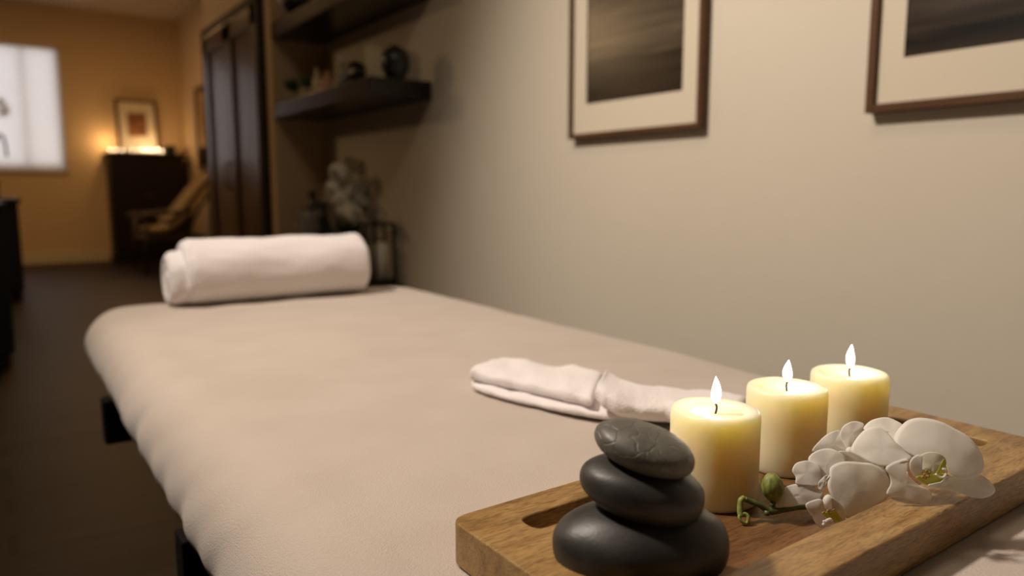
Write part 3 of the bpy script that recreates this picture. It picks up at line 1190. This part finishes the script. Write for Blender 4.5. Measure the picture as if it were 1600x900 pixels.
def towel_roll(x0, x1, R, bev, name, spiral_end=False, seed=0.0):
    bm = bmesh.new()
    rings = []
    prof_ = []
    for k in range(7):                         # left rounded end
        a = k / 6 * PI / 2
        prof_.append((x0 + bev * (1 - math.sin(a)), R - bev * (1 - math.cos(a)) if False else R - bev + bev * math.sin(a)))
    prof_ = [(x0 + bev - bev * math.cos(a), R - bev + bev * math.sin(a)) for a in [PI / 2 * k / 6 for k in range(7)]]
    n = 26
    mid = [(x0 + bev + (x1 - x0 - 2 * bev) * k / n, R) for k in range(1, n)]
    end = [(x1 - bev + bev * math.cos(a), R - bev + bev * math.sin(a)) for a in [PI / 2 - PI / 2 * k / 6 for k in range(7)]]
    inner0 = [(x0 + .0, (R - bev) * (j / 14)) for j in range(1, 14)]
    inner1 = [(x1, (R - bev) * (j / 8)) for j in range(7, 0, -1)]
    allp = [(x, r, 'L') for x, r in inner0] + [(x, r, 'S') for x, r in prof_ + mid + end] + [(x, r, 'R') for x, r in inner1]
    seg = 72
    for x, r, kind in allp:
        ring = []
        for i in range(seg):
            a = 2 * PI * i / seg
            xx, rr = x, r
            if kind == 'L' or (kind == 'R'):
                turns = 4.5
                ph = (r / R) * turns - a / (2 * PI)
                g = abs((ph % 1) - .5) * 2
                dx = (.007 * (1 - g) ** 2 - .004 * noise.noise(Vector((r * 60, a, 3))))
                xx = x + dx if kind == 'L' else x - dx
            nz = noise.noise(Vector((x * 9 + seed, math.cos(a) * 1.3, math.sin(a) * 1.3))) * .0045
            nz += noise.noise(Vector((x * 28 + seed, math.cos(a) * 4, math.sin(a) * 4))) * .0018
            if r > R * .5:
                rr = r + nz
            yy, z_ = rr * math.cos(a), rr * math.sin(a)
            if z_ < -R * .84:
                z_ = -R * .84 + (z_ + R * .84) * .25
            # outer wrap: small step where the towel edge ends
            ring.append(Vector((xx, tyc + yy, TZ + z_ + (0 if R > .07 else -.0))))
        rings.append(ring)
    bridge(bm, rings)
    return bm


obj('outer_wrap', towel_roll(tx0, tx1, TR, .016, 'outer'), towel_m, rt, True)
core = towel_roll(tx0 - .040, tx0 + .04, .062, .018, 'core', seed=4)
for v in core.verts:
    v.co.z -= .011
obj('inner_roll', core, towel_m, rt, True)
# trailing hem band of the roll
hb_ = bmesh.new()
rings = []
for k in range(30):
    x = tx0 - .004 + .014 * k / 29
    rings.append(None)
mid_roll = towel_roll(tx0 - .007, tx0 + .03, .0745, .014, 'mid', seed=2)
obj('folded_hem', mid_roll, towel_m, rt, True)

# ------------------------------------------------------------------ folded hand towels
def cloth_strip(edgeA, edgeB, z_lo, th, seed, nlen=44, lift=None, wseg=18, wob=.0035):
    """a soft padded strip between two long edges given on the table plane"""
    bm = bmesh.new()
    A = smooth_path([(*p, 0) for p in edgeA], 8)
    B = smooth_path([(*p, 0) for p in edgeB], 8)

    def samp(P, t):
        f = t * (len(P) - 1)
        i = min(int(f), len(P) - 2)
        return P[i].lerp(P[i + 1], f - i)
    rings = []
    for k in range(nlen + 1):
        t = k / nlen
        a, b = samp(A, t), samp(B, t)
        mid = (a + b) / 2
        half = (b - a) / 2
        # rounded ends
        e = min(1, min(t, 1 - t) * nlen / 2.2)
        es = math.sqrt(max(0.02, 1 - (1 - e) ** 2))
        ring = []
        lf = lift(t) if lift else 0
        n2 = wseg * 2
        for i in range(n2):
            ang = 2 * PI * i / n2
            cx_ = math.copysign(abs(math.cos(ang)) ** .42, math.cos(ang))
            sz = math.copysign(abs(math.sin(ang)) ** .75, math.sin(ang))
            p = mid + half * cx_ * (0.985 + .015 * es)
            z = z_lo + th / 2 + sz * th / 2 * es + lf
            nn = noise.noise(Vector((p.x * 30 + seed, p.y * 30, seed))) * wob + noise.noise(Vector((p.x * 90, p.y * 90, seed))) * .001
            if sz > -.2:
                z += nn * (sz + .2)
            p2 = p + half.normalized() * noise.noise(Vector((t * 14, cx_ * 1.0, seed))) * .003
            ring.append(Vector((p2.x, p2.y, z)))
        rings.append(ring)
    bridge(bm, rings)
    return bm


def gz(x, y, z):
    p = onz(x, y, z)
    return (p.x, p.y)


ht = thing('hand_towel', 'folded white hand towel lying flat on the sheet, the left one', 'towel', (.58, .75, ZB), 'folded white hand towels by the tray')
lowN = [gz(736, 606, ZB + .004), gz(765, 619, ZB + .004), gz(850, 640, ZB + .004), gz(920, 653, ZB + .004), gz(1003, 664, ZB + .004)]
lowF = [gz(745, 578, ZB + .008), gz(800, 572, ZB + .008), gz(880, 585, ZB + .008), gz(950, 600, ZB + .008), gz(1040, 625, ZB + .008)]
obj('lower_layer', cloth_strip(lowN, lowF, ZB + .0005, .015, 3.1), linen_m, ht, True)
upN = [gz(734, 590, ZB + .018), gz(775, 600, ZB + .018), gz(850, 617, ZB + .018), gz(925, 635, ZB + .018)]
upF = [gz(765, 571, ZB + .026), gz(790, 558, ZB + .030), gz(860, 570, ZB + .026), gz(945, 588, ZB + .026)]
obj('upper_layer', cloth_strip(upN, upF, ZB + .012, .020, 7.7, wob=.007), linen_m, ht, True)
h2 = thing('hand_towel', 'folded white hand towel overlapping the first and running behind the candles', 'towel', (.68, .60, ZB + .006), 'folded white hand towels by the tray')
n2_ = [gz(928, 641, ZB + .018), gz(960, 650, ZB + .018), gz(1010, 657, ZB + .014), gz(1052, 663, ZB + .010), gz(1150, 682, ZB + .008)]
f2_ = [gz(948, 587, ZB + .040), gz(965, 586, ZB + .040), gz(1010, 600, ZB + .034), gz(1070, 607, ZB + .026), gz(1170, 622, ZB + .020)]
obj('towel_body', cloth_strip(n2_, f2_, ZB + .006, .024, 11.3, lift=lambda t: .020 * (1 - t) ** 2.5, wob=.0045), linen_m, h2, True)

# ------------------------------------------------------------------ wooden tray
ZT = CAM.z - .2237       # rim top
ZFL = CAM.z - .2440      # recess floor
TX0, TX1, TY0, TY1 = .247, .768, .2255, .4205
tray = thing('wooden_tray', 'brown wooden tray with handle slots carrying candles, stones and orchid', 'tray', ((TX0 + TX1) / 2, (TY0 + TY1) / 2, ZB))


def rounded_poly(pts, r, seg=5):
    out = []
    n = len(pts)
    for i in range(n):
        p0, p1, p2 = Vector(pts[i - 1]), Vector(pts[i]), Vector(pts[(i + 1) % n])
        d0, d1 = (p0 - p1), (p2 - p1)
        rr = min(r, d0.length * .45, d1.length * .45)
        a, b = p1 + d0.normalized() * rr, p1 + d1.normalized() * rr
        for k in range(seg + 1):
            t = k / seg
            out.append((1 - t) ** 2 * a + 2 * t * (1 - t) * p1 + t * t * b)
    return out


def prism(pts, z0, z1__):
    bm = bmesh.new()
    bridge(bm, [[Vector((p.x, p.y, z0)) for p in pts], [Vector((p.x, p.y, z1__)) for p in pts]])
    bmesh.ops.recalc_face_normals(bm, faces=bm.faces[:])
    return bm


body = prism(rounded_poly([(TX0, TY0), (TX1, TY0), (TX1, TY1), (TX0, TY1)], .014, 6), ZB + .001, ZT)
tob = obj('tray_board', body, tray_m)
tob.location = (0, 0, 0)
recess = rounded_poly([(.284, .260), (.650, .260), (.665, .320), (.692, .372), (.690, .408), (.418, .410), (.395, .350), (.284, .346)], .010, 5)
cuts = [prism(recess, ZFL - .003, ZT + .02)]
cuts.append(prism(rounded_poly([(.286, .371), (.385, .371), (.385, .392), (.286, .392)], .0085, 6), ZB - .01, ZT + .02))
cuts.append(prism(rounded_poly([(.706, .271), (.728, .271), (.728, .390), (.706, .390)], .006, 6), ZB - .01, ZT + .02))
for cbm_ in cuts:
    co = obj('scratch_cutter', cbm_, tray_m)
    md = tob.modifiers.new('cut', 'BOOLEAN')
    md.operation = 'DIFFERENCE'
    md.solver = 'EXACT'
    md.object = co
bv = tob.modifiers.new('bevel', 'BEVEL')
bv.width = .0032
bv.segments = 3
bv.limit_method = 'ANGLE'
bv.angle_limit = math.radians(50)
dg = bpy.context.evaluated_depsgraph_get()
dg.update()
me2 = bpy.data.meshes.new_from_object(tob.evaluated_get(dg))
tob.modifiers.clear()
tob.data = me2
for o in [o for o in C.objects if o.name.startswith('scratch_cutter')]:
    bpy.data.objects.remove(o)
tob.parent = tray
tob.location = -tray.location
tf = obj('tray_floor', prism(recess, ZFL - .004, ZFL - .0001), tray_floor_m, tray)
# ------------------------------------------------------------------ candles
CR = .0350
cpos = [onz(1118, 637, CAM.z - .170), onz(1230, 602, CAM.z - .170), onz(1328, 580, CAM.z - .170)]
CH = (CAM.z - .170) - ZFL
clabels = ['front cream pillar candle beside the stacked stones, burning', 'middle cream pillar candle of the burning row, behind the orchid bud',
           'rear cream pillar candle, closest to the wall, burning']
flame_px = [(1120, 596, 636), (1230, 573, 608), (1329, 541, 578)]
for i, P in enumerate(cpos):
    c = thing('pillar_candle', clabels[i], 'candle', (P.x, P.y, ZFL), 'burning cream pillar candles on the tray')
    r = CR * (1.0, .985, 1.0)[i]
    well = .0046
    prof_ = [(0, .0), (r - .003, .0), (r - .0008, .0015), (r, .004), (r, CH * .3), (r, CH * .6), (r, CH - .006), (r - .0003, CH - .0035), (r - .0010, CH - .0016), (r - .0022, CH - .0005),
             (r - .0038, CH), (r - .0075, CH - .0004), (r - .0100, CH - .0010), (r - .0120, CH - .0024), (r - .0132, CH - .0040), (r - .0145, CH - well), (.010, CH - well - .0004), (0, CH - well - .0004)]
    wbm = lathe(prof_, (P.x, P.y, ZFL), 64)
    for v in wbm.verts:
        if v.co.z > ZFL + CH * .8:
            a = math.atan2(v.co.y - P.y, v.co.x - P.x)
            v.co.z += .0009 * noise.noise(Vector((math.cos(a) * 1.5 + i * 3, math.sin(a) * 1.5, 0)))
    wb = obj('wax_body', wbm, wax_m, c, True)
    zt_ = ZFL + CH - well
    bend = (-.0025, .002, .002)[i]
    side = Vector((math.cos(YAW), math.sin(YAW), 0))
    base = Vector((P.x, P.y, zt_ - .001))
    wk = smooth_path([base, base + Vector((0, 0, .006)) - side * bend * .4, base + Vector((0, 0, .0095)) + side * bend * .3, base + Vector((0, 0, .0115)) + side * bend * 1.2], 4)
    obj('wick', tube(wk, .0008, 8), wick_m, c, True)
    fbase = base + Vector((0, 0, .0088)) + side * bend * .3
    fh = (.0225, .0200, .0230)[i]
    fr_ = (.0040, .0040, .0038)[i]
    fprof = [(0, 0), (.45, .05), (.8, .16), (1.0, .32), (.95, .48), (.76, .64), (.50, .79), (.24, .91), (0, 1)]
    fbm = lathe([(fr_ * a, fh * b) for a, b in fprof], fbase, 20)
    for v in fbm.verts:
        t = (v.co.z - fbase.z) / fh
        v.co += side * (.0010 * math.sin(t * 3) * (1 if i == 0 else -1))
    obj('flame', fbm, flame_m, c, True)
    lamp('candle_flame_light', 'POINT', fbase + Vector((0, 0, fh * .55)), 0.17, (1.0, 0.79, 0.54), shadow_soft_size=.004)

# ------------------------------------------------------------------ stacked stones
side = Vector((math.cos(YAW), math.sin(YAW), 0))      # screen right on the table plane
fwd = Vector((-math.sin(YAW), math.cos(YAW), 0))
base = onz(999, 853, ZFL + .0270)


def stone(c, rx, ry, rz, roll, pitch, mat, label, power, seed, yaw=0.0, cat='stone', taper=0.0):
    bm = bmesh.new()
    bmesh.ops.create_uvsphere(bm, u_segments=72, v_segments=40, radius=1)
    ax = (side * math.cos(yaw) + fwd * math.sin(yaw)).normalized()
    ay = Vector((-ax.y, ax.x, 0))
    M = Matrix((ax, ay, Vector((0, 0, 1)))).transposed()
    M = M @ Matrix.Rotation(roll, 3, 'Y') @ Matrix.Rotation(pitch, 3, 'X')
    for v in bm.verts:
        p = v.co.copy()
        p *= 1 + .055 * noise.noise(p * .9 + Vector((seed, 0, 0))) + .012 * noise.noise(p * 3 + Vector((0, seed, 0)))
        rad = math.hypot(p.x, p.y)
        p.z = math.copysign(abs(p.z) ** power, p.z)
        p.y *= 1 + taper * p.x
        p.z *= 1 + taper * p.x
        v.co = Vector((p.x * rx, p.y * ry, p.z * rz))
    o = obj('massage_stone', bm, mat, smooth=True)
    o.matrix_world = Matrix.Translation(c) @ M.to_4x4()
    tag(o, label, cat, 'stacked hot stones on the tray')
    return o


base = base + Vector((.001, .004, 0)) + side * .0035
stone(base, .0545, .038, .0275, .02, 0, stone_dark, 'largest black stone at the bottom of the stack', .86, 1.3, yaw=.05)
s2c = base + Vector((0, 0, .0350)) + side * .0 + fwd * .003
stone(s2c, .0385, .031, .0185, math.radians(13), 0, stone_mid, 'middle dark stone of the stack of three', .84, 4.4, yaw=-.1, taper=.06)
s3c = base + Vector((0, 0, .0608)) + side * .001 + fwd * .004
stone(s3c, .0315, .026, .0130, math.radians(17), math.radians(4), stone_grey, 'smallest greyish stone with fine cracks on top of the stack', .88, 8.2, yaw=-.1)

# ------------------------------------------------------------------ orchid spray
orc = thing('orchid_spray', 'cut spray of white orchid blooms with green stem lying across the tray', 'orchid', (.55, .31, ZFL))


def cr(x, y):
    return 1140 + x / 3.81, 630 + y / 3.81


def petal(name, outline, center, D0, gx, gy, cup, parent, mat, wave=.00035, thick=.00035, rings=9, n=60, ridge=0.0):
    """outline in reading units; a curved membrane with its own thickness, standing at depth D0"""
    pts = [Vector((*cr(*p), 0)) for p in outline]
    m = len(pts)
    dense = []
    for i in range(m):
        p0, p1, p2, p3 = pts[i - 1], pts[i], pts[(i + 1) % m], pts[(i + 2) % m]
        for k in range(5):
            t = k / 5
            dense.append(0.5 * ((2 * p1) + (p2 - p0) * t + (2 * p0 - 5 * p1 + 4 * p2 - p3) * t * t + (-p0 + 3 * p1 - 3 * p2 + p3) * t ** 3))
    cpx = Vector((*cr(*center), 0))
    cen = sum(dense, Vector((0, 0, 0))) / len(dense)
    # keep the ring centre inside
    bm = bmesh.new()
    vr = []
    for k in range(1, rings + 1):
        s = k / rings
        ring = []
        for j, p in enumerate(dense):
            q = cen + (p - cen) * s
            dx, dy = q.x - cpx.x, q.y - cpx.y
            D = D0 + gx * dx / 100 + gy * dy / 100
            D += cup * (dx * dx + dy * dy) / 1e4
            D += -ridge * .08 * (1 - s * s)
            D += wave * s * s * math.sin(j / len(dense) * 2 * PI * 5 + len(outline)) + .0006 * noise.noise(Vector((q.x / 26, q.y / 26, D0 * 50)))
            ring.append(bm.verts.new(atd(q.x, q.y, D)))
        vr.append(ring)
    nD = len(dense)
    dx, dy = cen.x - cpx.x, cen.y - cpx.y
    cv = bm.verts.new(atd(cen.x, cen.y, D0 + gx * dx / 100 + gy * dy / 100 + cup * (dx * dx + dy * dy) / 1e4 - ridge * .08))
    for j in range(nD):
        bm.faces.new((cv, vr[0][j], vr[0][(j + 1) % nD]))
    for a, b in zip(vr, vr[1:]):
        for j in range(nD):
            k = (j + 1) % nD
            bm.faces.new((a[j], b[j], b[k], a[k]))
    bmesh.ops.recalc_face_normals(bm, faces=bm.faces[:])
    o = obj(name, bm, mat, None, True)
    so = o.modifiers.new('thickness', 'SOLIDIFY')
    so.thickness = thick
    so.use_even_offset = False
    o.parent = parent
    if parent.type == 'EMPTY':
        o.location = -parent.location
    return o


# --- right-hand bloom
DA = depth_of(onz(1425, 775, ZT + .006))
colA = ellipsoid(atd(*cr(1185, 395), DA - .006), (.0030, .0030, .0045), seg=14)
flA = obj('flower', colA, petal_cream, orc, True)
petal('petal', [(1085, 310), (1010, 262), (978, 215), (1000, 160), (1050, 108), (1110, 88), (1180, 90), (1260, 110), (1330, 145), (1410, 190), (1470, 250), (1505, 310),
                (1515, 370), (1500, 412), (1460, 441), (1400, 453), (1345, 442), (1305, 405), (1280, 345), (1230, 315), (1150, 325)], (1110, 330), DA, -.004, -.022, .012, flA, petal_m, ridge=.004)
petal('petal', [(722, 290), (735, 240), (770, 190), (810, 155), (860, 140), (905, 150), (950, 185), (985, 230), (1040, 270), (1095, 310), (1070, 345), (980, 365), (910, 378), (840, 355), (780, 322)],
      (1080, 320), DA + .002, .0, -.020, .010, flA, petal_m, ridge=.004)
petal('petal', [(798, 155), (830, 110), (880, 90), (940, 84), (1000, 108), (1035, 135), (1060, 200), (1085, 300), (1040, 290), (985, 240), (940, 190), (880, 165)],
      (1080, 320), DA + .008, .0, -.022, .012, flA, petal_m, ridge=.002)
petal('petal', [(1062, 330), (1056, 400), (1082, 450), (1130, 490), (1190, 520), (1202, 560), (1180, 588), (1120, 591), (1060, 578), (1010, 556), (935, 541), (957, 480), (950, 430), (928, 385), (980, 350)],
      (1080, 330), DA + .001, .0, -.010, .006, flA, petal_m, ridge=.003)
petal('petal', [(1180, 495), (1230, 455), (1290, 430), (1350, 440), (1420, 440), (1470, 422), (1530, 450), (1577, 505), (1570, 538), (1520, 563), (1440, 560), (1350, 531), (1280, 515)],
      (1180, 480), DA + .002, .001, -.014, .006, flA, petal_m, ridge=.002)
petal('lip', [(1082, 330), (1120, 306), (1148, 322), (1128, 370), (1145, 425), (1180, 470), (1230, 492), (1250, 500), (1190, 500), (1130, 468), (1090, 425), (1070, 375)],
      (1100, 380), DA - .009, -.010, .004, .02, flA, petal_m, ridge=.003)
petal('lip', [(1118, 335), (1160, 297), (1230, 292), (1278, 322), (1288, 365), (1262, 395), (1215, 425), (1185, 430), (1150, 400)],
      (1200, 350), DA - .008, .0, -.016, .04, flA, petal_cream, ridge=-.004)
petal('lip', [(1110, 440), (1150, 432), (1180, 440), (1220, 420), (1250, 385), (1270, 335), (1285, 345), (1284, 385), (1262, 420), (1300, 425), (1295, 462), (1250, 492), (1200, 490), (1150, 476)],
      (1200, 440), DA - .0125, -.004, .012, .02, flA, petal_yellow, ridge=.001)
petal('lip', [(1215, 500), (1180, 488), (1230, 478), (1270, 460), (1290, 440), (1308, 430), (1300, 470), (1262, 498)],
      (1240, 470), DA - .0140, .0, .010, .02, flA, petal_m, ridge=.001)
for q in ([(1228, 422), (1250, 440), (1275, 438), (1292, 415), (1288, 395), (1268, 390)],):
    tb2 = tube(smooth_path([atd(*cr(*p), DA - .017) for p in q], 5), .0007, 8)
    o = obj('lip_tendril', tb2, petal_m)
    o.parent = flA
for q in ((1160, 425), (1172, 405), (1150, 440), (1185, 435), (1165, 445)):
    pass
spk = bmesh.new()
for q in ((1160, 425), (1172, 404), (1150, 440), (1185, 436), (1168, 446), (1190, 415)):
    ellipsoid(atd(*cr(*q), DA - .0155), (.0012, .0008, .0010), bm=spk, seg=8)
o = obj('lip_speckles', spk, petal_orange, None, True)
o.parent = flA

# --- left-hand bloom, turned down
DB = depth_of(onz(1290, 812, ZFL + .006)) + .006
flB = obj('flower', ellipsoid(atd(*cr(585, 588), DB - .010), (.0045, .0035, .0055), seg=18), petal_m, orc, True)
petal('petal', [(535, 490), (460, 492), (397, 482), (393, 440), (373, 405), (390, 362), (430, 345), (480, 343), (535, 370), (552, 430)],
      (550, 490), DB + .004, .004, -.016, .01, flB, petal_m, ridge=.003)
petal('petal', [(560, 480), (530, 420), (500, 370), (468, 335), (490, 300), (540, 276), (600, 270), (650, 290), (695, 335), (670, 390), (620, 430), (590, 480)],
      (570, 480), DB + .006, .0, -.016, .01, flB, petal_m, ridge=.003)
petal('petal', [(585, 500), (595, 430), (600, 385), (640, 357), (700, 346), (780, 352), (860, 362), (918, 400), (948, 450), (958, 515), (930, 575), (860, 620), (790, 665), (720, 690), (670, 650), (625, 590)],
      (590, 540), DB + .000, .003, -.014, .012, flB, petal_m, ridge=.005)
petal('petal', [(560, 545), (500, 500), (440, 488), (390, 482), (330, 500), (290, 540), (277, 592), (300, 612), (350, 617), (430, 606), (510, 600)],
      (560, 560), DB + .003, .003, -.010, .008, flB, petal_m, ridge=.003)
petal('lip', [(453, 600), (500, 577), (545, 572), (562, 615), (548, 655), (582, 690), (604, 712), (545, 742), (505, 705), (490, 672), (466, 640)],
      (540, 640), DB - .012, -.004, .004, .02, flB, petal_m, ridge=.004)
petal('lip', [(600, 560), (645, 588), (682, 628), (697, 668), (672, 690), (645, 655), (612, 625)], (640, 620), DB - .012, .002, .004, .02, flB, petal_m, ridge=.002)
petal('lip', [(545, 655), (590, 645), (640, 640), (675, 665), (660, 700), (610, 705), (575, 695)], (610, 670), DB - .008, 0, .008, .02, flB, petal_yellow, ridge=0)
petal('lip', [(530, 510), (532, 470), (560, 438), (590, 428), (598, 442), (578, 475), (560, 515)], (560, 480), DB - .006, 0, -.01, .02, flB, petal_m, ridge=.003)
o = obj('lip_tendril', tube(smooth_path([atd(*cr(*p), DB - .016) for p in [(560, 700), (580, 722), (610, 712), (600, 690), (575, 700), (555, 725)]], 5), .0009, 8), petal_m)
o.parent = flB
spk = bmesh.new()
for q in ((560, 650), (585, 640), (600, 655), (625, 632)):
    ellipsoid(atd(*cr(*q), DB - .0135), (.0018, .0008, .0008), bm=spk, seg=8)
o = obj('lip_speckles', spk, petal_orange, None, True)
o.parent = flB

# --- rear bloom seen from behind
DC = DB + .030
flC = obj('flower', ellipsoid(atd(*cr(715, 290), DC - .002), (.003, .003, .004), seg=12), petal_m, orc, True)
petal('petal', [(660, 200), (668, 150), (700, 120), (750, 107), (802, 125), (792, 170), (745, 220), (718, 290), (690, 262)], (715, 290), DC, 0, -.014, .01, flC, petal_m, ridge=.004)
petal('petal', [(490, 285), (540, 220), (590, 180), (650, 160), (672, 190), (692, 255), (712, 295), (640, 300), (560, 300)], (715, 290), DC + .004, 0, -.014, .01, flC, petal_m, ridge=.003)
petal('petal', [(640, 290), (690, 285), (745, 290), (805, 318), (870, 338), (912, 375), (930, 420), (860, 400), (780, 390), (700, 380), (650, 350)], (715, 300), DC - .012, 0, -.006, .008, flC, petal_m, ridge=.003)

# --- stem and buds
DS = depth_of(onz(1215, 806, ZFL + .004))


def sp(x, y, dd=0.0):
    X, Y = 1130 + x / 6, 700 + y / 6
    return atd(X, Y, DS + dd)


main = smooth_path([sp(205, 480, .001), sp(250, 497, .001), sp(330, 530, .0), sp(400, 572, 0), sp(450, 590, 0), sp(560, 578, 0), sp(700, 553, .002), sp(800, 545, .006), sp(1000, 500, .02)], 5)
obj('stem', tube(main, [.0022 + .0008 * math.exp(-((k - 20) / 3) ** 2) for k in range(len(main))], 14), green_stem, orc, True)
tip = smooth_path([sp(195, 470, 0), sp(165, 490, -.001), sp(158, 540, -.002), sp(158, 600, -.004), sp(165, 640, -.005)], 5)
obj('pedicel', tube(tip, .0022, 12), bud_m, orc, True)
loop = smooth_path([sp(160, 620, -.005), sp(152, 655, -.006), sp(180, 690, -.007), sp(210, 705, -.007), sp(232, 690, -.007), sp(232, 640, -.006), sp(205, 618, -.005), sp(170, 620, -.005)], 5)
obj('pedicel_end', tube(loop, .0014, 10), bud_m, orc, True)
obj('stem_node', tube([sp(412, 590, -.002), sp(408, 635, -.003)], [.0024, .0019], 12), green_stem, orc, True)
obj('bud_stalk', tube(smooth_path([sp(470, 580, 0), sp(465, 530, .0), sp(475, 470, .001)], 4), .0022, 12), green_stem, orc, True)
bb = bmesh.new()
bc = sp(460, 370, .001)
bmesh.ops.create_uvsphere(bb, u_segments=40, v_segments=24, radius=1)
for v in bb.verts:
    p = v.co
    a = math.atan2(p.y, p.x)
    k = 1 + .09 * (abs(math.sin(1.5 * a + p.z * 1.5 + .8)) ** .6 - .7) * (1 - p.z ** 4) + .05 * noise.noise(p * 2.2)
    zz_ = p.z
    rx = .0085 * (1 - .18 * max(0, -zz_)) * k
    v.co = bc + side * (p.x * rx + .0012 * (-zz_)) + fwd * p.y * rx * .95 + Vector((0, 0, zz_ * .0112))
bud = obj('bud', bb, bud_m, orc, True)
